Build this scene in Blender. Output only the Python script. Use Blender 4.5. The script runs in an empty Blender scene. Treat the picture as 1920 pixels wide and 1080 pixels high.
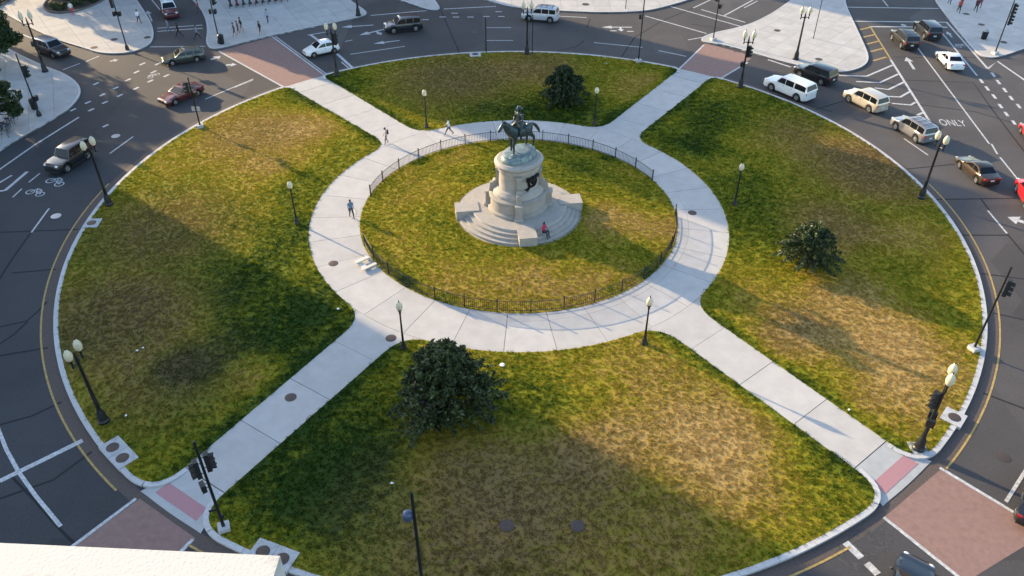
import bpy, bmesh, math, random
import numpy as np
from mathutils import Vector, Matrix
R = math.radians
rng = random.Random(7)
nrng = np.random.default_rng(11)
scene = bpy.context.scene
COL = scene.collection

# ------------------------------------------------------------------ camera
CAM = np.array([-0.556, -58.597, 37.616]); FPX = 1539.74; PITCH = 0.659647
cd = bpy.data.cameras.new('camera'); cam = bpy.data.objects.new('camera', cd); COL.objects.link(cam)
cd.sensor_width = 36.0; cd.lens = 36.0 * FPX / 1920.0; cd.clip_start = 0.1; cd.clip_end = 2000
cam.location = CAM; cam.rotation_euler = (math.pi / 2 - PITCH, 0, 0)
scene.camera = cam
FW = np.array([0, math.cos(PITCH), -math.sin(PITCH)]); RT = np.array([1.0, 0, 0]); UP = np.cross(RT, FW)
def W(px, py, z=0.0):
    """photo pixel (1920x1080) -> point of the horizontal plane at height z"""
    d = (px - 960) / FPX * RT - (py - 540) / FPX * UP + FW
    t = (z - CAM[2]) / d[2]
    q = CAM + d * t
    return (float(q[0]), float(q[1]))
def top_height(base, top):
    """height of an upright thing standing at base pixel whose top shows at pixel row"""
    gx, gy = W(*base)
    best, bh = 1e9, 1
    for i in range(1, 1200):
        h = i * 0.01
        v = np.array([gx, gy, h]) - CAM; zz = v @ FW
        e = abs(540 - FPX * (v @ UP) / zz - top)
        if e < best: best, bh = e, h
    return bh

# ------------------------------------------------------------------ light
SUN_EL = R(16.2); SD = (0.80, -0.60)          # horizontal travel direction of the light
scene.world = bpy.data.worlds.new('World'); scene.world.use_nodes = True
nt = scene.world.node_tree; nt.nodes.clear()
sky = nt.nodes.new('ShaderNodeTexSky'); sky.sky_type = 'NISHITA'; sky.sun_disc = False
sky.sun_elevation = SUN_EL; sky.sun_rotation = math.atan2(-SD[0], -SD[1])
sky.air_density = 1.0; sky.dust_density = 1.3; sky.ozone_density = 1.6
bg = nt.nodes.new('ShaderNodeBackground'); bg.inputs[1].default_value = 0.15
wo = nt.nodes.new('ShaderNodeOutputWorld')
nt.links.new(sky.outputs[0], bg.inputs[0]); nt.links.new(bg.outputs[0], wo.inputs[0])
sl = bpy.data.lights.new('sun', 'SUN'); sl.energy = 3.5; sl.angle = R(0.5); sl.color = (1.0, 0.76, 0.46)
so = bpy.data.objects.new('sun', sl); COL.objects.link(so)
so.rotation_euler = Vector((SD[0] * math.cos(SUN_EL), SD[1] * math.cos(SUN_EL), -math.sin(SUN_EL))).to_track_quat('-Z', 'Y').to_euler()
so.location = (-80, 60, 60)
vs = scene.view_settings; vs.view_transform = 'Standard'; vs.look = 'None'; vs.exposure = 1.64; vs.gamma = 1.0; vs.use_curve_mapping = False

# ------------------------------------------------------------------ materials
MATS = {}
def mat(name, col, rough=0.7, metal=0.0, var=0.15, scale=3.0, bump=0.0, bscale=40.0, coat=0.0, spec=0.5, rnd=0.0, col2=None, alpha_t=0.0, stretch=None):
    if name in MATS: return MATS[name]
    m = bpy.data.materials.new(name); m.use_nodes = True; n = m.node_tree.nodes; l = m.node_tree.links
    b = n['Principled BSDF']; b.inputs['Roughness'].default_value = rough; b.inputs['Metallic'].default_value = metal
    b.inputs['Coat Weight'].default_value = coat; b.inputs['Coat Roughness'].default_value = 0.06
    b.inputs['Specular IOR Level'].default_value = spec
    if alpha_t: b.inputs['Transmission Weight'].default_value = alpha_t
    g = n.new('ShaderNodeNewGeometry')
    src = g.outputs['Position']
    if stretch:
        mp = n.new('ShaderNodeMapping'); mp.inputs['Scale'].default_value = stretch; l.new(src, mp.inputs[0]); src = mp.outputs[0]
    t = n.new('ShaderNodeTexNoise'); t.inputs['Scale'].default_value = scale; t.inputs['Detail'].default_value = 6; t.inputs['Roughness'].default_value = 0.65
    l.new(src, t.inputs['Vector'])
    r = n.new('ShaderNodeMapRange'); r.inputs[1].default_value = 0.28; r.inputs[2].default_value = 0.72
    l.new(t.outputs['Fac'], r.inputs[0])
    if name == 'pale_render': r.inputs[1].default_value = .22; r.inputs[2].default_value = .42
    mx = n.new('ShaderNodeMix'); mx.data_type = 'RGBA'
    c = tuple(col); d = tuple(col2) if col2 else tuple(min(1, x * (1 + var)) for x in c)
    c0 = c if col2 else tuple(x * (1 - var) for x in c)
    mx.inputs[6].default_value = (*c0, 1); mx.inputs[7].default_value = (*d, 1)
    l.new(r.outputs[0], mx.inputs[0])
    out = mx.outputs[2]
    if rnd:
        oi = n.new('ShaderNodeObjectInfo'); mr = n.new('ShaderNodeMapRange'); mr.inputs[3].default_value = 1 - rnd; mr.inputs[4].default_value = 1 + rnd
        l.new(oi.outputs['Random'], mr.inputs[0])
        vm = n.new('ShaderNodeVectorMath'); vm.operation = 'SCALE'; l.new(out, vm.inputs[0]); l.new(mr.outputs[0], vm.inputs[3]); out = vm.outputs[0]
    l.new(out, b.inputs['Base Color'])
    if bump:
        t2 = n.new('ShaderNodeTexNoise'); t2.inputs['Scale'].default_value = bscale; t2.inputs['Detail'].default_value = 4
        l.new(g.outputs['Position'], t2.inputs['Vector'])
        bp = n.new('ShaderNodeBump'); bp.inputs['Strength'].default_value = bump; bp.inputs['Distance'].default_value = 0.02
        l.new(t2.outputs['Fac'], bp.inputs['Height']); l.new(bp.outputs[0], b.inputs['Normal'])
    MATS[name] = m; return m

def asphalt():
    m = mat('asphalt', (.035, .036, .039), rough=.82, var=.25, scale=.09, bump=.35, bscale=60, spec=.35)
    n = m.node_tree.nodes; l = m.node_tree.links; b = n['Principled BSDF']
    old = b.inputs['Base Color'].links[0].from_socket
    g = [x for x in n if x.type == 'NEW_GEOMETRY'][0]
    # angular patches of relaid surface and small speckle
    v = n.new('ShaderNodeTexVoronoi'); v.inputs['Scale'].default_value = .075; v.distance = 'CHEBYCHEV'
    l.new(g.outputs['Position'], v.inputs['Vector'])
    rm = n.new('ShaderNodeMapRange'); rm.inputs[3].default_value = .85; rm.inputs[4].default_value = 1.35
    l.new(v.outputs['Color'], rm.inputs[0])
    s = n.new('ShaderNodeTexNoise'); s.inputs['Scale'].default_value = 7; s.inputs['Detail'].default_value = 8; s.inputs['Roughness'].default_value = .8
    l.new(g.outputs['Position'], s.inputs['Vector'])
    r2 = n.new('ShaderNodeMapRange'); r2.inputs[1].default_value = .3; r2.inputs[2].default_value = .7; r2.inputs[3].default_value = .75; r2.inputs[4].default_value = 1.3
    l.new(s.outputs['Fac'], r2.inputs[0])
    mu = n.new('ShaderNodeMath'); mu.operation = 'MULTIPLY'; l.new(rm.outputs[0], mu.inputs[0]); l.new(r2.outputs[0], mu.inputs[1])
    vm = n.new('ShaderNodeVectorMath'); vm.operation = 'SCALE'; l.new(old, vm.inputs[0]); l.new(mu.outputs[0], vm.inputs[3])
    sx = n.new('ShaderNodeSeparateXYZ'); l.new(g.outputs['Position'], sx.inputs[0])
    mxm = n.new('ShaderNodeMath'); mxm.operation = 'MAXIMUM'; l.new(sx.outputs[0], mxm.inputs[0]); l.new(sx.outputs[1], mxm.inputs[1])
    old_ = n.new('ShaderNodeMapRange'); old_.interpolation_type = 'SMOOTHSTEP'; old_.inputs[1].default_value = 6; old_.inputs[2].default_value = 36; l.new(mxm.outputs[0], old_.inputs[0])
    tint = n.new('ShaderNodeMix'); tint.data_type = 'RGBA'; tint.inputs[6].default_value = (1, 1, 1, 1); tint.inputs[7].default_value = (1.75, 1.55, 1.38, 1); l.new(old_.outputs[0], tint.inputs[0])
    v2 = n.new('ShaderNodeVectorMath'); v2.operation = 'MULTIPLY'; l.new(vm.outputs[0], v2.inputs[0]); l.new(tint.outputs[2], v2.inputs[1])
    l.new(v2.outputs[0], b.inputs['Base Color'])
    return m
M_ASPH = asphalt()
M_CONC = mat('path_concrete', (.44, .418, .39), .85, var=.10, scale=.9, bump=.15, bscale=30, rnd=.05)
M_PLAZA = mat('plaza_concrete', (.425, .405, .375), .85, var=.13, scale=.7, bump=.15, bscale=30, rnd=.06)
M_JOINT = mat('joint_fill', (.20, .19, .18), .9)
M_KERB = mat('granite_kerb', (.47, .46, .45), .75, var=.14, scale=6, rnd=.08)
M_GUTTER = mat('gutter_brick', (.085, .065, .055), .85, var=.35, scale=9)
M_BRICKWALK = mat('crosswalk_brick_red', (.24, .145, .12), .85, var=.16, scale=2.6, bump=.25, bscale=30)
M_PINK = mat('tactile_pink', (.40, .20, .21), .8, var=.12, scale=12, bump=.4, bscale=14)
M_WHITE = mat('road_paint_white', (.24, .24, .24), .75, col2=(.66, .66, .65), scale=4.5)
M_YELLOW = mat('road_paint_yellow', (.22, .15, .055), .75, col2=(.50, .34, .10), scale=4)
M_TAR = mat('tar_seal', (.012, .013, .015), .95, var=.2)
M_IRON = mat('cast_iron_cover', (.09, .065, .055), .6, metal=.5, var=.3, scale=20, bump=.5, bscale=25)
M_STEELCOVER = mat('worn_steel_cover', (.40, .40, .40), .5, metal=.4, var=.2, scale=12)
M_BLACK = mat('black_painted_iron', (.010, .011, .012), .42, var=.3, scale=8)
M_DARK = mat('dark_housing', (.013, .014, .014), .5, var=.3)
M_GLOBE = mat('frosted_globe', (.78, .70, .50), .3, var=.04, alpha_t=.25)
M_GRAN = mat('monument_granite', (.33, .295, .25), .8, var=.13, scale=1.6, bump=.12, bscale=40)
M_GRAN2 = mat('monument_granite_pale', (.37, .335, .29), .8, var=.13, scale=2.2, bump=.12, bscale=40)
M_BRONZE = mat('verdigris_bronze', (.018, .027, .03), .38, metal=.5, scale=4.5, col2=(.055, .085, .092))
M_BRONZE2 = mat('verdigris_plinth', (.06, .10, .11), .45, metal=.35, scale=3.5, col2=(.30, .36, .34))
M_CREST = mat('dark_bronze', (.012, .012, .013), .4, metal=.6, var=.3, scale=6)
M_RUBBER = mat('tyre_rubber', (.012, .012, .013), .8, var=.2)
M_RIM = mat('alloy_rim', (.45, .45, .45), .3, metal=.9, var=.1)
M_GLASS = mat('car_glass', (.008, .010, .014), .08, var=.2, spec=.3)
M_TAIL = mat('tail_lamp_red', (.45, .012, .015), .2, var=.1, coat=.6)
M_HEAD = mat('head_lamp_clear', (.75, .75, .72), .12, var=.05, coat=.6)
M_TRIM = mat('black_trim', (.018, .018, .019), .5, var=.2)
M_PLATE = mat('number_plate', (.6, .6, .58), .5, var=.05)
M_SKIN = {'a': mat('skin_a', (.42, .25, .18), .6, var=.06), 'b': mat('skin_b', (.12, .065, .04), .6, var=.06)}
M_HAIR = mat('dark_hair', (.015, .012, .010), .6, var=.2)
M_BARK = mat('bark', (.07, .052, .04), .9, var=.35, scale=8, bump=.6, bscale=18)

def leaf_mat(name, c1, c2, sss=.25):
    if name in MATS: return MATS[name]
    m = bpy.data.materials.new(name); m.use_nodes = True; n = m.node_tree.nodes; l = m.node_tree.links
    b = n['Principled BSDF']; b.inputs['Roughness'].default_value = .5; b.inputs['Specular IOR Level'].default_value = .4
    g = n.new('ShaderNodeNewGeometry'); t = n.new('ShaderNodeTexNoise'); t.inputs['Scale'].default_value = 1.7; t.inputs['Detail'].default_value = 5
    l.new(g.outputs['Position'], t.inputs['Vector'])
    ad = n.new('ShaderNodeMath'); ad.operation = 'MULTIPLY_ADD'; ad.inputs[1].default_value = .55; ad.inputs[2].default_value = -.27
    l.new(g.outputs['Random Per Island'], ad.inputs[0])
    a2 = n.new('ShaderNodeMath'); a2.operation = 'ADD'; l.new(ad.outputs[0], a2.inputs[0]); l.new(t.outputs['Fac'], a2.inputs[1])
    r = n.new('ShaderNodeMapRange'); r.inputs[1].default_value = .2; r.inputs[2].default_value = .85; l.new(a2.outputs[0], r.inputs[0])
    mx = n.new('ShaderNodeMix'); mx.data_type = 'RGBA'; mx.inputs[6].default_value = (*c1, 1); mx.inputs[7].default_value = (*c2, 1)
    l.new(r.outputs[0], mx.inputs[0]); l.new(mx.outputs[2], b.inputs['Base Color'])
    tr = n.new('ShaderNodeBsdfTranslucent'); l.new(mx.outputs[2], tr.inputs[0])
    ms = n.new('ShaderNodeMixShader'); ms.inputs[0].default_value = sss
    l.new(b.outputs[0], ms.inputs[1]); l.new(tr.outputs[0], ms.inputs[2]); l.new(ms.outputs[0], n['Material Output'].inputs[0])
    MATS[name] = m; return m
M_LEAF_DARK = leaf_mat('leaf_dark', (.013, .022, .013), (.065, .10, .035), .15)
M_LEAF_BIG = leaf_mat('leaf_glossy', (.014, .020, .011), (.105, .145, .045), .2)
M_LEAF_GREEN = leaf_mat('leaf_green', (.018, .035, .012), (.07, .11, .035), .3)

# ------------------------------------------------------------------ mesh helpers
class MB:
    def __init__(s): s.v = []; s.f = []; s.sm = []
    def add(s, vs_, fs, smooth=False):
        o = len(s.v); s.v += [tuple(map(float, q)) for q in vs_]; s.f += [tuple(o + i for i in q) for q in fs]; s.sm += [smooth] * len(fs); return s
    def box(s, c, d, rz=0, taper=1.0):
        x, y, z = c; a, b, h = d[0] / 2, d[1] / 2, d[2] / 2; cs, sn = math.cos(rz), math.sin(rz)
        P = []
        for zz, k in ((-h, 1), (h, taper)):
            for sx, sy in ((-1, -1), (1, -1), (1, 1), (-1, 1)):
                u, v = sx * a * k, sy * b * k
                P.append((x + u * cs - v * sn, y + u * sn + v * cs, z + zz))
        return s.add(P, [(3, 2, 1, 0), (4, 5, 6, 7), (0, 1, 5, 4), (1, 2, 6, 5), (2, 3, 7, 6), (3, 0, 4, 7)])
    def prism(s, poly, z0, z1, z1f=None):
        n = len(poly)
        tz = [z1f(p) if z1f else z1 for p in poly]
        P = [(p[0], p[1], z0) for p in poly] + [(p[0], p[1], tz[i]) for i, p in enumerate(poly)]
        F = [tuple(range(n - 1, -1, -1)), tuple(range(n, 2 * n))] + [(i, (i + 1) % n, n + (i + 1) % n, n + i) for i in range(n)]
        return s.add(P, F)
    def sheet(s, poly, z): return s.add([(p[0], p[1], z) for p in poly], [tuple(range(len(poly)))])
    def lathe(s, prof, n=16, c=(0, 0, 0), sx=1, sy=1, rz=0, cap=True):
        P = []; F = []; cs, sn = math.cos(rz), math.sin(rz)
        for r, z in prof:
            for i in range(n):
                a = 2 * math.pi * i / n; u, v = r * math.cos(a) * sx, r * math.sin(a) * sy
                P.append((c[0] + u * cs - v * sn, c[1] + u * sn + v * cs, c[2] + z))
        for k in range(len(prof) - 1):
            for i in range(n):
                j = (i + 1) % n; F.append((k * n + i, k * n + j, (k + 1) * n + j, (k + 1) * n + i))
        if cap: F.append(tuple(range(n - 1, -1, -1))); F.append(tuple((len(prof) - 1) * n + i for i in range(n)))
        return s.add(P, F, True)
    def tube(s, pts, rad, n=8):
        pts = [Vector(p) for p in pts]
        if not isinstance(rad, (list, tuple)): rad = [rad] * len(pts)
        P = []; F = []
        prev = None
        for k, p in enumerate(pts):
            d = (pts[min(k + 1, len(pts) - 1)] - pts[max(k - 1, 0)]).normalized()
            if prev is None: a = d.orthogonal().normalized()
            else: a = (prev - d * prev.dot(d)).normalized()
            prev = a; b = d.cross(a)
            for i in range(n):
                t = 2 * math.pi * i / n; q = p + (a * math.cos(t) + b * math.sin(t)) * rad[k]; P.append(tuple(q))
        for k in range(len(pts) - 1):
            for i in range(n):
                j = (i + 1) % n; F.append((k * n + i, k * n + j, (k + 1) * n + j, (k + 1) * n + i))
        F.append(tuple(range(n - 1, -1, -1))); F.append(tuple((len(pts) - 1) * n + i for i in range(n)))
        return s.add(P, F, True)
    def ball(s, c, r, n=12, m=8, sc=(1, 1, 1)):
        prof = [(max(1e-3, math.sin(math.pi * k / m)) * r, -math.cos(math.pi * k / m) * r * sc[2]) for k in range(m + 1)]
        return s.lathe(prof, n, c, sc[0], sc[1])
    def mesh(s, name, m):
        me = bpy.data.meshes.new(name); me.from_pydata(s.v, [], s.f)
        if m: me.materials.append(m)
        if any(s.sm):
            me.polygons.foreach_set('use_smooth', s.sm); me.update(); me.set_sharp_from_angle(angle=R(42))
        me.update(); return me
    def build(s, name, m, parent=None, loc=None, rz=0):
        return obj(name, s.mesh(name, m), parent, loc, rz)
def obj(name, me, parent=None, loc=None, rz=0):
    o = bpy.data.objects.new(name, me); COL.objects.link(o)
    if parent: o.parent = parent
    if loc: o.location = loc
    o.rotation_euler = (0, 0, rz)
    return o
def tag(o, label, cat, group=None):
    o['label'] = label; o['category'] = cat
    if group: o['group'] = group
    return o
def struct(o): o['kind'] = 'structure'; return o
def stuff(o): o['kind'] = 'stuff'; return o
def empty(name, loc, rz=0):
    o = bpy.data.objects.new(name, None); COL.objects.link(o); o.location = loc; o.rotation_euler = (0, 0, rz); o.empty_display_size = .3; return o
def copy_tree(o, parent=None):
    c = o.copy(); COL.objects.link(c); c.parent = parent
    for ch in list(o.children): copy_tree(ch, c)
    return c
def offset_strip(line, w, closed=False, left=None):
    """polyline of ground points -> polygon of a strip of width w (centred, or all to the left side by left)"""
    L = [Vector(p[:2]) for p in line]; n = len(L); A = []; B = []
    for i in range(n):
        if closed: d = (L[(i + 1) % n] - L[i - 1]).normalized()
        else: d = (L[min(i + 1, n - 1)] - L[max(i - 1, 0)]).normalized()
        nn = Vector((-d.y, d.x))
        if left is None: A.append(L[i] + nn * w / 2); B.append(L[i] - nn * w / 2)
        else: A.append(L[i] + nn * left); B.append(L[i].copy())
    return A, B
def strip_mesh(mb, line, w, z, closed=False):
    A, B = offset_strip(line, w, closed); n = len(A)
    P = [(*a, z) for a in A] + [(*b, z) for b in B]
    F = [(n + i, n + (i + 1) % n, (i + 1) % n, i) for i in range(n if closed else n - 1)]
    return mb.add(P, F)
def walk(line, step):
    """resample polyline"""
    out = [Vector(line[0][:2])]; L = [Vector(p[:2]) for p in line]; acc = 0
    for a, b in zip(L, L[1:]):
        d = (b - a).length; pos = step - acc
        while pos <= d: out.append(a + (b - a) * (pos / d)); pos += step
        acc = (acc + d) % step
    if (out[-1] - L[-1]).length > step * .25: out.append(L[-1])
    else: out[-1] = L[-1]
    return out
def arc(r, a0, a1, n):
    return [((r(a) if callable(r) else r) * math.cos(a), (r(a) if callable(r) else r) * math.sin(a)) for a in [a0 + (a1 - a0) * i / n for i in range(n + 1)]]
def clip_cell(poly, x0, x1, y0, y1):
    def cut(P, f):
        out = []
        for i in range(len(P)):
            a, b = P[i - 1], P[i]; fa, fb = f(a), f(b)
            if (fa >= 0) != (fb >= 0):
                t = fa / (fa - fb); out.append((a[0] + (b[0] - a[0]) * t, a[1] + (b[1] - a[1]) * t))
            if fb >= 0: out.append(b)
        return out
    for f in (lambda q: q[0] - x0, lambda q: x1 - q[0], lambda q: q[1] - y0, lambda q: y1 - q[1]):
        poly = cut(poly, f)
        if len(poly) < 3: return None
    ar = abs(sum(poly[i - 1][0] * poly[i][1] - poly[i][0] * poly[i - 1][1] for i in range(len(poly)))) / 2
    return poly if ar > .15 else None
def ccw(poly):
    a = sum(poly[i - 1][0] * poly[i][1] - poly[i][0] * poly[i - 1][1] for i in range(len(poly)))
    return poly if a > 0 else poly[::-1]

# ------------------------------------------------------------------ the road and its paint
road = struct(MB().sheet([(-400, -400), (400, -400), (400, 400), (-400, 400)], 0).build('road', M_ASPH))
def KR(a):   # the kerb circle is not quite round
    return 35.98 - .154 * math.sin(a) + .092 * math.cos(2 * a) - .019 * math.sin(2 * a) + .052 * math.cos(3 * a) + .196 * math.sin(3 * a)
PC = [0]
def paint(name, pts, w=None, m=None, z=.008, px=True):
    PC[0] += 1
    if z >= .008: z += (PC[0] % 7) * .0012      # crossing paint never shares a plane
    P = [W(*p) if px else p for p in pts]
    mb = MB()
    if w is None: mb.sheet(ccw(P), z)
    else: strip_mesh(mb, P, w, z)
    return mb.build(name, m or M_WHITE, road)
# gutter band, yellow edge lines, red crosswalks
mb = MB(); n = 180
inner = [arc(KR, 0, 2 * math.pi, n)[i] for i in range(n)]
outer = [((KR(2 * math.pi * i / n) + .78) * math.cos(2 * math.pi * i / n), (KR(2 * math.pi * i / n) + .78) * math.sin(2 * math.pi * i / n)) for i in range(n)]
mb.add([(*p, .004) for p in inner] + [(*p, .004) for p in outer], [(i, n + i, n + (i + 1) % n, (i + 1) % n) for i in range(n)])
mb.build('gutter', M_GUTTER, road)
def ang(px, py): q = W(px, py); return math.atan2(q[1], q[0])
def yel(a0, a1):
    if a1 < a0: a1 += 2 * math.pi
    P = [((KR(a) + .86) * math.cos(a), (KR(a) + .86) * math.sin(a)) for a in [a0 + (a1 - a0) * i / 40 for i in range(41)]]
    paint('yellow_edge_line', P, .13, M_YELLOW, .009, px=False)
yel(ang(215, 345), ang(228, 913)); yel(ang(1772, 878), ang(1735, 345)); yel(ang(363, 1012), ang(470, 1065)); yel(ang(1440, 1080), ang(1588, 1019))
red = {'a': [(410, 96), (511, 69), (609, 143), (535, 166)], 'b': [(1274, 133), (1350, 149), (1408, 110), (1394, 100), (1322, 81)],
       'c': [(262, 935), (366, 1009), (300, 1090), (128, 1032)], 'd': [(1660, 968), (1764, 880), (1960, 1000), (1810, 1092)]}
for k, q in red.items(): paint('brick_crosswalk', q, None, M_BRICKWALK, .006)
L = [  # white lines: pixel polylines and width in metres
    ([(410, 96), (535, 165)], .22), ([(511, 69), (607, 140)], .2), ([(516, 68), (612, 139)], .14), ([(1272, 131), (1320, 84)], .2), ([(1352, 147), (1402, 117)], .2),
    ([(120, 1036), (255, 935)], .2), ([(318, 1055), (362, 1011)], .2), ([(1657, 970), (1810, 1092)], .2), ([(1762, 877), (1915, 969)], .2),
    ([(0, 902), (80, 863), (155, 826)], .34), ([(-5, 800), (12, 843), (35, 885), (67, 930), (114, 987)], .22),
    ([(-5, 321), (65, 272), (148, 220)], .2), ([(-5, 359), (10, 357), (51, 322)], .3), ([(-5, 345), (22, 329)], .2), ([(54, 342), (75, 325)], .14), ([(24, 370), (41, 354)], .14),
    ([(59, 436), (92, 391)], .15), ([(206, 288), (250, 256)], .15), ([(118, 131), (150, 119)], .18), ([(160, 116), (186, 105)], .18),
    ([(295, 53), (380, 47)], .22), ([(295, 59), (380, 53)], .22), ([(281, 88), (385, 87)], .2), ([(285, 0), (303, 22)], .15), ([(30, 60), (60, 72)], .22), ([(70, 78), (92, 84)], .2),
    ([(385, 186), (475, 148)], .15), ([(440, 164), (475, 150)], .12), ([(632, 101), (664, 130)], .34), ([(582, 65), (601, 79)], .34), ([(640, 116), (655, 129)], .15), ([(577, 66), (612, 60)], .2),
    ([(657, 102), (759, 87)], .16), ([(647, 78), (661, 75)], .16), ([(695, 29), (800, 20)], .2), ([(832, 17), (930, 12)], .22), ([(912, 52), (958, 52)], .15), ([(912, 76), (962, 76)], .15),
    ([(1114, 80), (1205, 89)], .16), ([(1235, 95), (1287, 106)], .16), ([(1210, 30), (1325, 63)], .2), ([(1257, 12), (1397, 52)], .2), ([(1315, 18), (1397, 42)], .2), ([(1357, 30), (1412, 0)], .2),
    ([(1300, 15), (1332, 0)], .18), ([(1395, 15), (1420, 2)], .16), ([(1290, 75), (1318, 70)], .18), ([(1040, 30), (1100, 33)], .18),
    ([(1670, 112), (1745, 231)], .26), ([(1555, 141), (1625, 143), (1674, 122)], .26), ([(1605, 153), (1650, 155), (1684, 139)], .26), ([(1640, 165), (1666, 168), (1695, 154)], .26),
    ([(1666, 181), (1688, 182), (1706, 172)], .26), ([(1672, 194), (1708, 197), (1716, 192)], .26), ([(1720, 216), (1731, 211)], .26),
    ([(1717, 85), (1855, 270)], .16), ([(1859, 270), (1870, 289)], .16), ([(1875, 295), (1908, 336)], .16), ([(1750, 42), (1832, 142)], .2), ([(1775, 42), (1852, 129)], .26),
    ([(1602, 40), (1777, 42)], .26), ([(1630, 50), (1776, 51)], .3), ([(1588, 13.5), (1760, 16)], .22), ([(1852, 129), (1870, 115), (1925, 153)], .26), ([(1655, 0), (1665, 12)], .16),
    ([(1695, 260), (1740, 291)], .15), ([(1852, 395), (1888, 438)], .16), ([(1886, 941), (1925, 879)], .2), ([(1585, 1017), (1615, 1046)], .42), ([(1625, 1056), (1646, 1077)], .42),
    ([(1440, 112), (1483, 126)], .25), ([(1362, 82), (1440, 106)], .0)]
for pts, w in L:
    if w: paint('lane_line', pts, w)
for a in range(6): pass
for (x, y) in [(180, 157), (217, 165), (225, 179), (192, 178), (197, 192), (165, 192), (171, 206), (137, 206), (198, 236), (240, 150), (255, 166), (256, 135), (282, 152), (312, 142), (288, 135), (267, 120), (296, 120)]:
    paint('dash_mark', [(x - 5, y + 2.4), (x + 5, y - 2.4)], .3)
for (x, y) in [(830, 32), (855, 32), (882, 32), (912, 31), (940, 31), (798, 37), (935, 22), (852, 25), (1862, 140), (1872, 154), (1884, 169), (1896, 184), (1910, 199), (1840, 152), (1851, 166), (1864, 181), (1876, 199), (1887, 214), (1901, 230), (1182, 59), (1150, 58)]:
    d = (3, 4) if x > 1500 else (6, 0)
    paint('dash_mark', [(x - d[0], y - d[1]), (x + d[0], y + d[1])], .3 if x > 1500 else .25)
for i, (a, b) in enumerate([((1612, 56), (1633, 51)), ((1617, 70), (1640, 65)), ((1625, 83), (1648, 77)), ((1632, 97), (1655, 91)), ((1637, 114), (1662, 107))]):
    paint('yellow_hatch_bar', [a, b], .3, M_YELLOW)
paint('yellow_hatch_line', [(1631, 49), (1670, 111)], .2, M_YELLOW)
def arrow(tail, head, w=.18, hw=.55, turn=0):
    a, b = Vector(W(*tail)), Vector(W(*head)); d = (b - a).normalized(); n_ = Vector((-d.y, d.x)); h = b - d * min(1.3, (b - a).length * .5)
    P = [a + n_ * w / 2, a - n_ * w / 2, h - n_ * w / 2, h - n_ * hw / 2, b, h + n_ * hw / 2, h + n_ * w / 2]
    mb = MB().sheet(ccw([tuple(p) for p in P]), .0085)
    if turn:
        m_ = a + (b - a) * .35; t = n_ * turn
        q = [m_, m_ + d * .3, m_ + d * .3 + t * .8, m_ + d * .55 + t * .8, m_ + d * .15 + t * 1.5, m_ - d * .25 + t * .8, m_ + t * .8]
        mb.sheet(ccw([tuple(p) for p in q]), .012)
    return mb.build('lane_arrow', M_WHITE, road)
arrow((1714, 130), (1699, 107), .3, 1.0); arrow((1785, 70), (1775, 59), .2, .7); arrow((749, 76), (700, 82), .22, .9); arrow((724, 54), (674, 66), .3, 1.1, 1)
arrow((700, 47), (640, 51), .25, 1.0); arrow((1930, 420), (1889, 407), .45, 1.5); arrow((1185, 51), (1128, 51), .25, 1.0, 1); arrow((395, 112), (414, 105), .4, 1.2); arrow((424, 122), (444, 121), .4, 1.0)
arrow((285, 40), (276, 20), .2, .8); arrow((206, 115), (222, 112), .3, .9); arrow((1700, 50), (1690, 45), .3, .9)
def bike_symbol(cx, cy, s, heading):
    c = Vector(W(cx, cy)); d = Vector((math.cos(heading), math.sin(heading))); n_ = Vector((-d.y, d.x)); mb = MB()
    def ring(o, r):
        P = [o + (d * math.cos(t) + n_ * math.sin(t)) * r for t in [2 * math.pi * i / 14 for i in range(14)]]
        strip_mesh(mb, P, .09 * s, .0085, True)
    a, b = c - n_ * .5 * s, c + n_ * .5 * s
    ring(a, .32 * s); ring(b, .32 * s)
    k = c + d * .1 * s; seat = c + d * .55 * s - n_ * .15 * s; bar = c + d * .6 * s + n_ * .3 * s
    for j, (u, v) in enumerate([(a, k), (k, seat), (k, bar), (bar, b), (seat, bar), (a, seat)]): strip_mesh(mb, [u, v], .09 * s, .0105 + .001 * j)
    return mb.build('bike_symbol', M_WHITE, road)
bike_symbol(66, 362, 1.1, R(70)); bike_symbol(103, 342, 1.2, R(60)); bike_symbol(1802, 86, 1.0, R(120)); bike_symbol(288, 142, .9, R(150))
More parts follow.
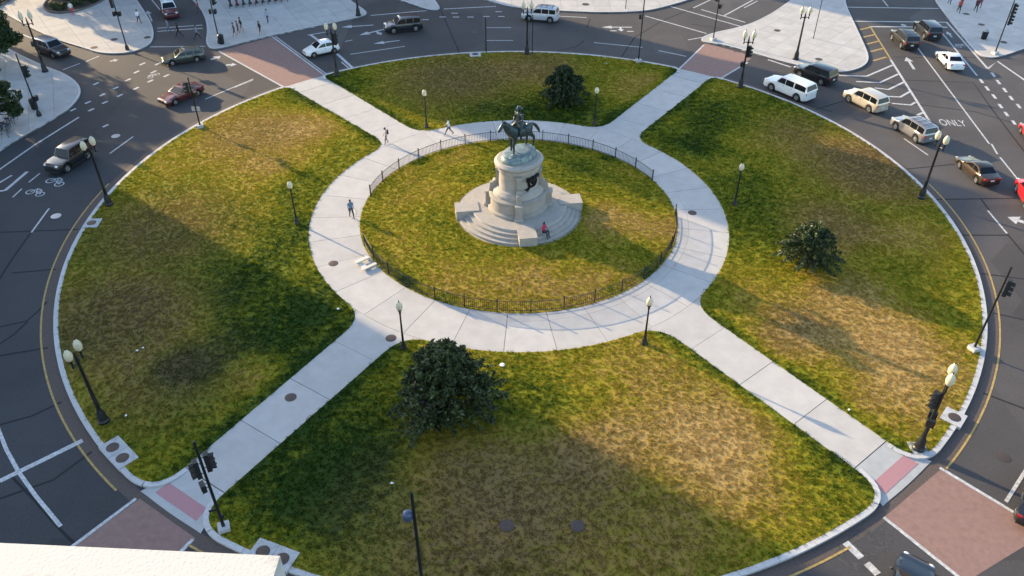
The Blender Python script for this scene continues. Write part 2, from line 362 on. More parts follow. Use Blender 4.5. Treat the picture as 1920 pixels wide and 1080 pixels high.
# ONLY lettering in the right lane, read by drivers heading up the avenue
tc = bpy.data.curves.new('only', 'FONT'); tc.body = 'ONLY'; tc.size = 1.0; tc.align_x = 'CENTER'; tc.align_y = 'CENTER'
to = bpy.data.objects.new('only', tc); COL.objects.link(to); dg = bpy.context.evaluated_depsgraph_get(); tm = bpy.data.meshes.new_from_object(to.evaluated_get(dg)); bpy.data.objects.remove(to)
tm.materials.clear(); tm.materials.append(M_WHITE)
to = obj('only_lettering', tm, road); q = W(1786, 231); lane = Vector(W(1717, 85)) - Vector(W(1855, 270))
to.location = (q[0], q[1], .009); to.rotation_euler = (0, 0, math.atan2(lane.y, lane.x) - math.pi / 2); to.scale = (.95, 2.0, 1)
def tar(pts, w=.16): paint('tar_seam', pts, w, M_TAR, .0046 + (PC[0] % 3) * .0006)
for pts in [[(-5, 436), (147, 430)], [(-5, 530), (20, 490), (58, 436)], [(22, 512), (105, 505)], [(-5, 614), (50, 602), (70, 585), (88, 566)], [(-5, 648), (25, 628), (52, 603)], [(-5, 668), (90, 652)], [(-5, 798), (60, 780), (115, 754)],
            [(1700, 317), (1790, 308)], [(1755, 374), (1905, 372)], [(1840, 374), (1855, 394)], [(1888, 438), (1925, 482)], [(1805, 441), (1890, 441)], [(1842, 513), (1925, 524)], [(1862, 587), (1925, 601)], [(1843, 737), (1925, 768)],
            [(0, 935), (100, 900), (172, 847)], [(20, 892), (65, 938), (112, 992), (140, 1020)], [(1780, 108), (1860, 107)], [(1690, 150), (1825, 155), (1860, 205), (1925, 290)], [(1715, 195), (1830, 210), (1925, 238)], [(1675, 107), (1735, 108)],
            [(827, 20), (862, 100)], [(910, 30), (911, 97)], [(1045, 95), (1080, 88), (1095, 77)], [(1165, 107), (1190, 70), (1240, 40), (1300, 15)], [(1295, 45), (1395, 60)], [(1100, 52), (1107, 35)], [(1445, 75 + 100), (1560, 165 + 45)], [(1530, 205), (1580, 190)]]: tar(pts)
def disc(name, q, r, z, m, parent, n=18, px=True):
    c = W(*q, z) if px else q
    return MB().lathe([(r * .98, 0), (r, .006), (r * .9, .012), (.01, .012)], n, (c[0], c[1], z), cap=False).build(name, m, parent)
for q in [(105, 405), (217, 255)]: disc('manhole_cover', q, .42, .004, M_STEELCOVER, road)
for q in [(1882, 857), (889, 61), (1380, 95)]: disc('manhole_cover', q, .40, .004, M_IRON, road)
# pale ring stains of old works beside the stop line
M_STAIN = mat('dusty_stain', (.06, .06, .062), .9, col2=(.13, .128, .125), scale=2.5)
_n = M_STAIN.node_tree.nodes; _t = _n.new('ShaderNodeTexNoise'); _t.inputs['Scale'].default_value = 3.2; _t.inputs['Detail'].default_value = 8; _t.inputs['Roughness'].default_value = .75
M_STAIN.node_tree.links.new([x for x in _n if x.type == 'NEW_GEOMETRY'][0].outputs['Position'], _t.inputs['Vector'])
_r = _n.new('ShaderNodeMapRange'); _r.inputs[1].default_value = .42; _r.inputs[2].default_value = .62; _r.inputs[4].default_value = .8; M_STAIN.node_tree.links.new(_t.outputs['Fac'], _r.inputs[0]); M_STAIN.node_tree.links.new(_r.outputs[0], _n['Principled BSDF'].inputs['Alpha'])
for (q, r) in [((1600, 1045), .62), ((1626, 1020), .75), ((1650, 1008), .45)]:
    c = W(*q); mb = MB(); P = [(c[0] + r * math.cos(t) * rng.uniform(.92, 1.08), c[1] + r * math.sin(t) * rng.uniform(.92, 1.08)) for t in [2 * math.pi * i / 22 for i in range(22)]]
    strip_mesh(mb, P, .46, .0045 + r * .001, True); mb.build('road_stain', M_STAIN, road)

# ------------------------------------------------------------------ the island: paths, lawns, kerbs
ZP = .15; ZL = .16; RI = 17.38; RF = 13.25
struct(MB().prism(arc(33.3, 0, 2 * math.pi, 96)[:-1], 0, .10).build('island_base', M_JOINT))
PATHS = {'TL': (((-12.96, 12.78), (-25.04, 25.65)), ((-10.36, 15.24), (-21.61, 28.22))), 'TR': (((8.73, 15.88), (18.09, 29.69)), ((11.51, 13.74), (21.71, 28.09))),
         'BR': (((12.6, -12.4), (22.12, -25.56)), ((10.24, -15.23), (19.51, -27.66))), 'BL': (((-8.29, -15.95), (-17.64, -30.51)), ((-11.35, -13.95), (-19.7, -27.54)))}
def hit(line, rad):
    a, b = Vector(line[0]), Vector(line[1]); d = (b - a).normalized()
    lo, hi = -20.0, 60.0
    lo = -a.dot(d)
    for _ in range(60):
        m_ = (lo + hi) / 2; q = a + d * m_
        r_ = rad(math.atan2(q.y, q.x)) if callable(rad) else rad
        if q.length < r_: lo = m_
        else: hi = m_
    return a + d * lo
def bez(a, c, b, n=8): return [a * (1 - t) ** 2 + c * 2 * t * (1 - t) + b * t * t for t in [i / n for i in range(1, n)]]
def lawn_outline(la, lb, ta, tb):
    """la: path edge where the outer arc (running clockwise) starts, lb: where it ends"""
    kin = lambda a: KR(a) - .3
    ia, oa, ib, ob = hit(la, RI), hit(la, kin), hit(lb, RI), hit(lb, kin)
    da, db = (oa - ia).normalized(), (ob - ib).normalized(); ti = 2.3
    A0, A1 = math.atan2(oa.y, oa.x), math.atan2(ob.y, ob.x)
    if A1 > A0: A1 -= 2 * math.pi
    s0 = A0 - ta / 35.7; s1 = A1 + tb / 35.7
    outer = [Vector(p) for p in arc(kin, s0, s1, 44)]
    I0, I1 = math.atan2(ib.y, ib.x), math.atan2(ia.y, ia.x)
    if I1 < I0: I1 += 2 * math.pi
    inner = [Vector(p) for p in arc(RI, I0 + ti / RI, I1 - ti / RI, 30)]
    ca = [oa - da * ta] + bez(oa - da * ta, oa, outer[0]); cb = bez(outer[-1], ob, ob - db * tb) + [ob - db * tb]
    out = [ia + da * ti] + ca + outer + cb + [ib + db * ti] + bez(ib + db * ti, ib, inner[0]) + inner + bez(inner[-1], ia, ia + da * ti)
    return out, ca + outer + cb
M_SOIL = None
def grass_nodes(m, blade):
    n = m.node_tree.nodes; l = m.node_tree.links; b = n['Principled BSDF']; b.inputs['Roughness'].default_value = .8; b.inputs['Specular IOR Level'].default_value = .06
    g = n.new('ShaderNodeNewGeometry'); P = g.outputs['Position']
    fl = n.new('ShaderNodeVectorMath'); fl.operation = 'MULTIPLY'; fl.inputs[1].default_value = (1, 1, 0); l.new(P, fl.inputs[0]); P2 = fl.outputs[0]
    def mth(op, a, b_=None, c=None):
        k = n.new('ShaderNodeMath'); k.operation = op
        for i, x in enumerate((a, b_, c)):
            if x is None: continue
            if isinstance(x, (int, float)): k.inputs[i].default_value = x
            else: l.new(x, k.inputs[i])
        return k.outputs[0]
    def noise(sc, det, ro=.6, off=0, st=(1, 1, 1)):
        mp = n.new('ShaderNodeMapping'); mp.inputs['Location'].default_value = (off, off * .7, 0); mp.inputs['Scale'].default_value = st; l.new(P2, mp.inputs[0])
        t = n.new('ShaderNodeTexNoise'); t.inputs['Scale'].default_value = sc; t.inputs['Detail'].default_value = det; t.inputs['Roughness'].default_value = ro; l.new(mp.outputs[0], t.inputs['Vector']); return t.outputs['Fac']
    acc = .36
    BL = [  # (pixel, radius m, how dry) worn and lush areas of the turf
        ((480, 255), 7, .42), ((590, 240), 4.5, .22), ((385, 215), 3.5, .12), ((340, 300), 4, .12), ((470, 330), 4, .2), ((860, 150), 9, .26), ((700, 150), 4, .12), ((1010, 130), 6, .25), ((1210, 165), 4.5, .3),
        ((300, 430), 6, .17), ((220, 560), 5, .18), ((300, 620), 6, .15), ((200, 700), 4, .12), ((540, 300), 3, .15), ((1310, 800), 5.5, .48), ((1130, 840), 3.5, .3), ((1180, 680), 4, .22), ((1400, 880), 4.5, .25), ((1000, 900), 6, .24), ((900, 1010), 7, .22), ((1250, 1000), 6, .18),
        ((800, 880), 2.6, .22), ((1600, 590), 6, .44), ((1720, 690), 5, .42), ((1500, 640), 4, .34), ((1640, 320), 7, .40), ((1480, 260), 5, .22), ((1730, 450), 4, .25), ((1560, 430), 5, .28), ((1650, 760), 4, .26), ((1420, 560), 3, .2),
        ((740, 470), 4, .12), ((1000, 540), 5, .28), ((1150, 420), 3.5, .34), ((1240, 430), 3, .26), ((860, 540), 4, .2), ((780, 360), 4, .14), ((850, 300), 3, .16), ((1150, 540), 4, .22), ((470, 700), 2.5, .3), ((330, 690), 2, -.25),
        ((560, 440), 4.5, -.22), ((470, 520), 4.5, -.26), ((500, 630), 6, -.3), ((350, 690), 3, -.2), ((620, 560), 4, -.28), ((560, 360), 3.5, -.16), ((600, 860), 6, -.28), ((680, 930), 5, -.2), ((560, 960), 4, -.1), ((1330, 220), 5, -.26), ((1290, 270), 4, -.3), ((1440, 190), 4, -.18), ((1400, 370), 5, -.16),
        ((930, 210), 5, -.22), ((1060, 215), 6, -.3), ((680, 150), 3, -.18), ((640, 130), 3, -.2), ((570, 190), 3.2, -.08), ((450, 200), 3.5, -.04), ((1400, 450), 4, -.14), ((1500, 890), 3, -.16), ((960, 330), 4, -.1), ((700, 740), 5, -.12), ((960, 760), 4, -.18), ((1080, 330), 4, -.1), ((900, 640), 3, .05)]
    for (q, rad, amt) in BL:
        c = W(*q)
        d = n.new('ShaderNodeVectorMath'); d.operation = 'DISTANCE'; d.inputs[1].default_value = (c[0], c[1], 0); l.new(P2, d.inputs[0])
        mr = n.new('ShaderNodeMapRange'); mr.interpolation_type = 'SMOOTHSTEP'; mr.inputs[1].default_value = rad * 1.25; mr.inputs[2].default_value = rad * .15; mr.inputs[3].default_value = 0; mr.inputs[4].default_value = amt * 1.12
        l.new(d.outputs['Value'], mr.inputs[0]); acc = mth('ADD', acc, mr.outputs[0])
    # watered strip along every path edge
    for pr in PATHS.values():
        for (a, b2) in pr:
            v = Vector(b2) - Vector(a); v.normalize(); nn = (-v.y, v.x, 0); k0 = nn[0] * a[0] + nn[1] * a[1]
            d = n.new('ShaderNodeVectorMath'); d.operation = 'DOT_PRODUCT'; d.inputs[1].default_value = nn; l.new(P2, d.inputs[0])
            al = n.new('ShaderNodeVectorMath'); al.operation = 'DOT_PRODUCT'; al.inputs[1].default_value = (v.x, v.y, 0); l.new(P2, al.inputs[0])
            e = mth('ABSOLUTE', mth('SUBTRACT', d.outputs['Value'], k0))
            mr = n.new('ShaderNodeMapRange'); mr.interpolation_type = 'SMOOTHSTEP'; mr.inputs[1].default_value = 1.5; mr.inputs[2].default_value = .1; mr.inputs[3].default_value = 0; mr.inputs[4].default_value = -.28; l.new(e, mr.inputs[0])
            acc = mth('ADD', acc, mth('MULTIPLY', mr.outputs[0], mth('GREATER_THAN', al.outputs['Value'], 12)))
    n1 = noise(.22, 5, .62); n2 = noise(1.5, 6, .68, 13, (1, 1.35, 1)); n3 = noise(7, 4, .65, 31)
    acc = mth('ADD', acc, mth('MULTIPLY_ADD', n1, .7, -.35)); acc = mth('ADD', acc, mth('MULTIPLY_ADD', n2, 1.15, -.575)); acc = mth('ADD', acc, mth('MULTIPLY_ADD', n3, .55, -.275))
    if blade:
        oi = n.new('ShaderNodeObjectInfo'); acc = mth('ADD', acc, mth('MULTIPLY_ADD', oi.outputs['Random'], .26, -.13))
    cr = n.new('ShaderNodeValToRGB'); e = cr.color_ramp.elements
    e[0].position = .0; e[0].color = (.034, .070, .011, 1); e[1].position = 1.0; e[1].color = (.50, .355, .135, 1)
    for p_, c_ in ((.25, (.175, .20, .016)), (.46, (.33, .285, .026)), (.68, (.39, .28, .065))):
        k = e.new(p_); k.color = (*c_, 1)
    l.new(acc, cr.inputs[0])
    br = 0.0        # dormant brown turf
    for (q, rad, amt) in [((300, 440), 8, .6), ((220, 600), 8, .75), ((310, 700), 6, .6), ((900, 1020), 9, .7), ((1060, 920), 6, .6), ((860, 150), 9, .6), ((1010, 125), 6, .5), ((1640, 310), 8, .7), ((1500, 250), 5, .4), ((1560, 420), 5, .5), ((480, 250), 5, .25), ((1230, 1000), 5, .4), ((1480, 610), 3, .4)]:
        c = W(*q); d = n.new('ShaderNodeVectorMath'); d.operation = 'DISTANCE'; d.inputs[1].default_value = (c[0], c[1], 0); l.new(P2, d.inputs[0])
        mr = n.new('ShaderNodeMapRange'); mr.interpolation_type = 'SMOOTHSTEP'; mr.inputs[1].default_value = rad * 1.3; mr.inputs[2].default_value = rad * .2; mr.inputs[3].default_value = 0; mr.inputs[4].default_value = amt; l.new(d.outputs['Value'], mr.inputs[0]); br = mth('MAXIMUM', br, mr.outputs[0])
    br = mth('MULTIPLY', br, mth('MULTIPLY_ADD', n2, 1.4, .25))
    bmx = n.new('ShaderNodeMix'); bmx.data_type = 'RGBA'; bmx.inputs[7].default_value = (.155, .112, .062, 1); l.new(cr.outputs[0], bmx.inputs[6])
    bcl = n.new('ShaderNodeClamp'); l.new(br, bcl.inputs[0]); l.new(bcl.outputs[0], bmx.inputs[0]); COLOUR = bmx.outputs[2]
    if blade: l.new(COLOUR, b.inputs['Base Color'])
    else:      # thatch and soil between the blades
        th = n.new('ShaderNodeVectorMath'); th.operation = 'MULTIPLY'; th.inputs[1].default_value = (.85, .80, .75); l.new(COLOUR, th.inputs[0]); l.new(th.outputs[0], b.inputs['Base Color'])
    if blade:
        tr = n.new('ShaderNodeBsdfTranslucent'); l.new(COLOUR, tr.inputs[0]); ms = n.new('ShaderNodeMixShader'); ms.inputs[0].default_value = .45
        l.new(b.outputs[0], ms.inputs[1]); l.new(tr.outputs[0], ms.inputs[2]); l.new(ms.outputs[0], n['Material Output'].inputs[0])
    else:
        bp = n.new('ShaderNodeBump'); bp.inputs['Strength'].default_value = .9; bp.inputs['Distance'].default_value = .06; l.new(n3, bp.inputs['Height']); l.new(bp.outputs[0], b.inputs['Normal'])
M_TURF = bpy.data.materials.new('turf'); M_TURF.use_nodes = True; grass_nodes(M_TURF, False)
M_BLADE = bpy.data.materials.new('grass_blades'); M_BLADE.use_nodes = True; grass_nodes(M_BLADE, True)

def tuft_mesh():
    v = []; f = []; r_ = random.Random(3)
    for i in range(22):
        a = r_.uniform(0, 6.283); rad = r_.uniform(0, .15); x, y = rad * math.cos(a), rad * math.sin(a); h = r_.uniform(.035, .085); w = r_.uniform(.009, .016)
        t = r_.uniform(0, 6.283); dx, dy = math.cos(t) * w, math.sin(t) * w; lx, ly = r_.uniform(-.035, .035), r_.uniform(-.035, .035); o = len(v)
        v += [(x - dx, y - dy, -.005), (x + dx, y + dy, -.005), (x + dx * .6 + lx * .5, y + dy * .6 + ly * .5, h * .65), (x - dx * .6 + lx * .5, y - dy * .6 + ly * .5, h * .65), (x + lx, y + ly, h)]
        f += [(o, o + 1, o + 2, o + 3), (o + 3, o + 2, o + 4)]
    me = bpy.data.meshes.new('grass_tuft'); me.from_pydata(v, [], f); me.materials.append(M_BLADE); return me
TUFT = bpy.data.objects.new('grass_tuft', tuft_mesh())     # not linked: only the source shape of the scattered turf
def scatter_group():
    ng = bpy.data.node_groups.new('grass_scatter', 'GeometryNodeTree')
    ng.interface.new_socket('Geometry', in_out='INPUT', socket_type='NodeSocketGeometry'); ng.interface.new_socket('Geometry', in_out='OUTPUT', socket_type='NodeSocketGeometry')
    n = ng.nodes; l = ng.links; gi = n.new('NodeGroupInput'); go = n.new('NodeGroupOutput')
    dp = n.new('GeometryNodeDistributePointsOnFaces'); dp.inputs['Density'].default_value = 40; dp.inputs['Seed'].default_value = 4
    ob = n.new('GeometryNodeObjectInfo'); ob.inputs[0].default_value = TUFT
    ip = n.new('GeometryNodeInstanceOnPoints'); rv = n.new('FunctionNodeRandomValue'); rv.data_type = 'FLOAT_VECTOR'; rv.inputs[0].default_value = (-.15, -.15, 0); rv.inputs[1].default_value = (.15, .15, 6.283)
    rs = n.new('FunctionNodeRandomValue'); rs.data_type = 'FLOAT'; rs.inputs[2].default_value = .55; rs.inputs[3].default_value = 1.25; rs.inputs['Seed'].default_value = 5
    l.new(gi.outputs[0], dp.inputs[0]); l.new(dp.outputs['Points'], ip.inputs['Points']); l.new(ob.outputs['Geometry'], ip.inputs['Instance'])
    l.new(rv.outputs[0], ip.inputs['Rotation']); l.new(rs.outputs[1], ip.inputs['Scale']); l.new(ip.outputs[0], go.inputs[0]); return ng
GRASS = scatter_group()
def lawn_object(name, mb_top, label):
    lw = struct(mb_top.build(name, M_TURF))
    me = bpy.data.meshes.new('grass')
    src = lw.data; bm = bmesh.new(); bm.from_mesh(src)
    bmesh.ops.delete(bm, geom=[f_ for f_ in bm.faces if f_.normal.z < .5], context='FACES')
    bmesh.ops.triangulate(bm, faces=bm.faces[:]); bm.to_mesh(me); bm.free()
    go = obj('grass', me); go.location.z = .002; stuff(go); tag(go, label, 'grass')
    md = go.modifiers.new('scatter', 'NODES'); md.node_group = GRASS
    return lw
KERBS = []
for nm, la, lb, ta, tb, lab in [('lawn_north', PATHS['TL'][1], PATHS['TR'][0], .9, .9, 'short patchy turf of the lawn with the small round dark bush'),
                                ('lawn_east', PATHS['TR'][1], PATHS['BR'][0], .9, 2.0, 'dry straw turf of the lawn with the lone mid-size bush'),
                                ('lawn_south', PATHS['BR'][1], PATHS['BL'][0], 2.0, 2.2, 'shaded turf of the lawn with the big spreading tree'),
                                ('lawn_west', PATHS['BL'][1], PATHS['TL'][0], 2.2, .9, 'treeless turf of the lawn crossed by a diagonal shadow edge')]:
    o_, k_ = lawn_outline(la, lb, ta, tb)
    lawn_object(nm, MB().prism(ccw([tuple(p) for p in o_]), .0, ZL), lab)
    KERBS.append(k_)
mb = MB(); n = 96
ri, ro = arc(5.3, 0, 2 * math.pi, n)[:-1], arc(RF, 0, 2 * math.pi, n)[:-1]
zc = lambda r_: ZL + .28 * (1 - (r_ / RF) ** 2)
rr = [5.3, 7, 9, 11, 12.4, RF]
P = []; F = []
for r_ in rr: P += [(*p, zc(r_)) for p in arc(r_, 0, 2 * math.pi, n)[:-1]]
for k in range(len(rr) - 1): F += [(k * n + i, (k + 1) * n + i, (k + 1) * n + (i + 1) % n, k * n + (i + 1) % n) for i in range(n)]
mb.add(P, F); lawn_object('lawn_round', mb, 'yellowing turf of the round lawn inside the low iron fence')
kerb = struct(bpy.data.objects.new('kerb', None)); COL.objects.link(kerb)
def kerb_run(line, w, z1, parent, step=2.4, side=1, m=M_KERB, gap=.012):
    pts = walk(line, step / 6)
    for i in range(0, len(pts) - 1, 6):
        seg = [p.copy() for p in pts[i:i + 7]]
        if len(seg) < 2: continue
        d0 = (seg[1] - seg[0]).normalized(); d1 = (seg[-1] - seg[-2]).normalized(); seg[0] += d0 * gap; seg[-1] -= d1 * gap
        A, B = offset_strip(seg, w, left=w * side); poly = [tuple(p) for p in A] + [tuple(p) for p in B[::-1]]
        MB().prism(ccw(poly), 0, z1 + rng.uniform(-.004, .004)).build('kerb_stone', m, parent)
for k_ in KERBS: kerb_run(k_, .32, .17, kerb, side=1)     # arcs run clockwise: outside is to the left
# ring path
path = struct(bpy.data.objects.new('path', None)); COL.objects.link(path)
def slab(poly, parent, m=M_CONC, z0=.08, z1=ZP, z1f=None, name='paving_slab'):
    dz = rng.uniform(-.003, .003)
    return MB().prism(ccw([tuple(p) for p in poly]), z0, z1 + dz, (lambda p: z1f(p) + dz) if z1f else None).build(name, m, parent)
NS = 30
for i in range(NS):
    a0, a1 = 2 * math.pi * i / NS + .04, 2 * math.pi * (i + 1) / NS + .04; mid = math.degrees((a0 + a1) / 2) % 360
    rs_ = [RF, RI + .03] if 20 < mid < 262 else [RF, 14.15, RI + .03]
    for r0, r1 in zip(rs_, rs_[1:]):
        g0, g1 = .018 / r0, .018 / r1
        slab(arc(r0 + .008, a0 + g0, a1 - g0, 6) + arc(r1 - .008, a1 - g1, a0 + g1, 6), path)
for key, (la, lb) in PATHS.items():
    ia, ib = hit(la, RI), hit(lb, RI); oa, ob = hit(la, lambda a: KR(a) - .02), hit(lb, lambda a: KR(a) - .02)
    Ta, Tb = math.atan2(ia.y, ia.x), math.atan2(ib.y, ib.x); sg = 1 if Tb > Ta else -1
    ext = 2.4 / RI
    ram = 1 - 2.5 / (oa - ia).length
    us = [.175] + [.175 + (ram - .175) * j / 3 for j in (1, 2, 3)]
    pa = lambda u: ia + (oa - ia) * u
    pb = lambda u: ib + (ob - ib) * u
    slab(arc(RI + .05, Ta - sg * ext, Tb + sg * ext, 10) + [pb(.175), pa(.175)], path)
    for u0, u1 in zip(us, us[1:]):
        e = .0012; slab([pa(u0 + e), pa(u1 - e), pb(u1 - e), pb(u0 + e)], path)
    low = key in ('BL', 'BR'); zf = lambda p: .15 if Vector(p).length < 34.4 else .03
    wd = .9 if low else .35
    va = (pa(1) - pb(1)).normalized()
    O1, O2 = pa(1) + va * wd, pb(1) - va * wd
    mid_arc = [Vector(p) for p in arc(lambda a: KR(a) - .0, math.atan2(O1.y, O1.x), math.atan2(O2.y, O2.x), 8)]
    slab([pa(ram + .002), O1] + mid_arc[1:-1] + [O2, pb(ram + .002)], path, z0=.0, z1f=zf, m=mat('ramp_concrete', (.40, .40, .385), .85, var=.12, scale=1.2, rnd=.03))
    if low:
        L_ = (oa - ia).length; zt = lambda p: .03 + (.12) * 0 + .006
        def P3(u, s): q = pa(u) + (pb(u) - pa(u)) * s; k = (u - ram) / (1 - ram); return (q.x, q.y, .15 - .12 * k + .012)
        u0, u1 = 1 - 1.25 / L_, 1 - .38 / L_
        MB().add([P3(u0, .02), P3(u1, -.03), P3(u1, 1.03), P3(u0, .98)], [(0, 1, 2, 3) if sg > 0 else (3, 2, 1, 0)]).build('tactile_strip', M_PINK, path)
for q in [(625, 494), (733, 634), (545, 745), (1298, 399)]: disc('manhole_cover', q, .38, ZP + .004, M_IRON, path)
lawn_ref = bpy.data.objects['lawn_south']
for q in [(950, 985), (1083, 986)]: disc('drain_cover', q, .40, .215, M_IRON, lawn_ref)
M_INLET = mat('inlet_concrete', (.42, .42, .42), .85, var=.12, scale=3)
def inlet(q, two, along):
    """concrete inlet slab by the kerb with iron lids"""
    c = Vector(W(*q, .2)); a = math.atan2(c.y, c.x); o = struct(MB().box((0, 0, .11), (1.25, 2.5 if two else 1.3, .22)).build('inlet_slab', M_INLET, None, (c.x, c.y, 0), a))
    for yy in ((-.6, .6) if two else (0,)):
        MB().lathe([(.37, 0), (.38, .006), (.34, .012), (.01, .012)], 20, (0.05, yy, .221), cap=False).build('inlet_lid', M_IRON, o)
    if two: MB().box((0, 0, .2215), (1.25, .03, .003)).build('slab_joint', M_JOINT, o)
inlet((173, 418), False, 0); inlet((222, 848), True, 0); inlet((512, 1040), True, 0); inlet((1788, 782), False, 0); inlet((891, 102), False, 0)

# ------------------------------------------------------------------ pavements around the circle
def plaza(pts, ext, cell, rot, name='pavement', z=ZP, m=M_PLAZA, kerb_n=None):
    edge = [W(*p, .1) for p in pts]; poly = ccw(edge + ext)
    base = struct(MB().prism(poly, 0, .11).build(name, M_JOINT))
    c, s_ = math.cos(rot), math.sin(rot); rp = [(p[0] * c + p[1] * s_, -p[0] * s_ + p[1] * c) for p in poly]
    x0, x1 = min(p[0] for p in rp), max(p[0] for p in rp); y0, y1 = min(p[1] for p in rp), max(p[1] for p in rp)
    # slabs one by one where the picture shows them, one sheet beyond
    for i in range(int((x1 - x0) / cell) + 1):
        for j in range(int((y1 - y0) / cell) + 1):
            ax, ay = x0 + i * cell, y0 + j * cell; mx, my = ax + cell / 2, ay + cell / 2; wx, wy = mx * c - my * s_, mx * s_ + my * c
            if wy > 62 or wx < -40 - .52 * (wy + 6) - 12 or wx > 80 or wy < 5: continue
            q = clip_cell(rp, ax + .012, ax + cell - .012, ay + .012, ay + cell - .012)
            if q: slab([(p[0] * c - p[1] * s_, p[0] * s_ + p[1] * c) for p in q], base, m, .1, z)
    kerb_run([Vector(p) for p in edge], .22, z + .012, base, step=3.0, side=-1 if sum(poly[k - 1][0] * poly[k][1] - poly[k][0] * poly[k - 1][1] for k in range(len(poly))) > 0 and poly[0] != edge[0] else 1)
    return base
def smooth(pts, it=2):
    for _ in range(it):
        q = [pts[0]]
        for a, b in zip(pts, pts[1:]): q += [(a[0] * .75 + b[0] * .25, a[1] * .75 + b[1] * .25), (a[0] * .25 + b[0] * .75, a[1] * .25 + b[1] * .75)]
        pts = q + [pts[-1]]
    return pts
plaza(smooth([(-60, 55), (10, 88), (42, 105), (85, 125), (117, 136), (140, 150), (152, 165), (150, 182), (130, 205), (87, 230), (50, 252), (15, 270), (-60, 330)]), [(-58, -30), (-120, -30), (-120, 80)], 2.4, R(25), 'pavement_west')
plaza(smooth([(-60, -6), (6, 24), (65, 57), (112, 77), (160, 91), (187, 100), (225, 101), (255, 96), (280, 85), (289, 70), (287, 50), (275, 27), (257, 0), (235, -28)]), [(-85, 110), (-130, 140), (-130, 90)], 2.4, R(35), 'pavement_northwest')
plaza(smooth([(345, -22), (360, 0), (375, 15), (386, 37), (389, 60), (385, 80), (395, 94), (430, 87), (480, 73), (555, 57), (630, 42), (680, 31), (690, 25), (680, 16), (655, 0), (640, -14)]), [(-55, 115), (-80, 120)], 2.4, R(28), 'pavement_north')
plaza(smooth([(700, -18), (750, 0), (797, 17), (817, 20), (827, 16), (815, 0), (805, -14)]), [(-12, 90), (-30, 90)], 2.2, R(10), 'traffic_island')
plaza(smooth([(870, -12), (912, 0), (960, 15), (1055, 21), (1135, 24), (1210, 21), (1242, 14), (1292, 0), (1330, -16)]), [(40, 95), (-3, 95)], 2.2, R(0), 'pavement_far')
plaza(smooth([(1592, -30), (1582, 0), (1600, 40), (1620, 82), (1631, 110), (1620, 125), (1590, 135), (1552, 135), (1490, 122), (1440, 108), (1360, 84), (1320, 80), (1312, 72), (1335, 62), (1395, 50), (1440, 30), (1477, 5), (1510, -20)][::-1]), [], 2.0, R(-42), 'pavement_northeast')
plaza(smooth([(1735, -30), (1752, 0), (1775, 32), (1810, 75), (1830, 100), (1850, 109), (1875, 107), (1920, 92), (1990, 65)]), [(120, 60), (120, 90), (64, 90)], 2.2, R(20), 'pavement_east')
for q in [(1457, 57), (1535, 111), (1812, 26), (1840, 46), (1882, 79)]: disc('manhole_cover', q, .42, ZP + .006, M_IRON, bpy.data.objects['pavement_northeast' if q[0] < 1700 else 'pavement_east'])
for q in [(276, 70), (176, 89), (214, 74)]: disc('manhole_cover', q, .42, ZP + .006, M_IRON, bpy.data.objects['pavement_northwest'])
disc('manhole_cover', (1098, 8), .5, ZP + .006, M_IRON, bpy.data.objects['pavement_far'])

# ------------------------------------------------------------------ off-frame surroundings that shade the circle
def st(s, t): return (.80 * t + .60 * s, -.60 * t + .80 * s)
M_STONEWALL = mat('limestone_wall', (.42, .39, .34), .85, var=.1, scale=.4)
M_BRICKWALL = mat('brown_brick_wall', (.22, .14, .11), .85, var=.15, scale=.6)
M_WINDOW = mat('window_glass', (.03, .04, .05), .1, var=.1, spec=.7)
M_ROOFTAR = mat('roof_felt', (.10, .10, .10), .9, var=.2)
def office(name, label, s0, s1, t0, t1, h, wall):
    """block aligned with the low light; facade towards the circle has rows of windows"""
    c = st((s0 + s1) / 2, (t0 + t1) / 2); w, d = s1 - s0, t1 - t0; rz = math.atan2(-.6, .8)
    e = tag(empty(name, (c[0], c[1], 0), rz), label, 'building')
    MB().box((0, 0, h / 2), (d, w, h)).build('wall', wall, e)
    MB().box((0, 0, h + .25), (d + .6, w + .6, .5)).build('cornice', M_STONEWALL, e)
    MB().box((0, 0, h + .52), (d - .6, w - .6, .06)).build('roof', M_ROOFTAR, e)
    wm = MB().box((0, 0, 0), (.12, 1.5, 1.7)).mesh('window', M_WINDOW); nw = max(3, int(w / 3.4))
    for i in range(nw):
        for j in range(int((h - 4) / 3.6)):
            o = obj('window', wm, e, (d / 2 + .03, -w / 2 + (i + .5) * w / nw, 4.5 + j * 3.6))
    return e
office('hotel_block', 'tall limestone block whose shadow edge crosses the treeless lawn', -72, -18, -118, -86, 50, M_STONEWALL)
office('office_block', 'brown brick block shading the north side of the circle', 8.8, 27, -124, -96, 36.5, M_BRICKWALL)
office('office_block', 'limestone block beside the north avenue shading the far roadway', 26.5, 41, -93, -79, 27, M_STONEWALL)
office('office_block', 'long brown brick block beyond the far pavements', 64, 108, -92, -62, 28, M_BRICKWALL)
# the pale parapet just below the camera
par = tag(empty('parapet_wall', (-1.30, -57.02, 0), R(-3)), 'pale rendered parapet coping of the rooftop wall in the corner', 'parapet')
M_RENDER = mat('pale_render', (.36, .32, .27), .9, col2=(.56, .53, .47), scale=3.2, bump=.12, bscale=90)
MB().box((-8, -.62, 17.55), (15.9, 1.1, 35.1)).build('wall', M_STONEWALL, par)
mb = MB(); pts = [(-16, -.02), (0, -.02), (0, -1.3), (-16, -1.3)]
mb.prism(ccw(pts), 35.1, 35.32); mb.build('coping', M_RENDER, par)

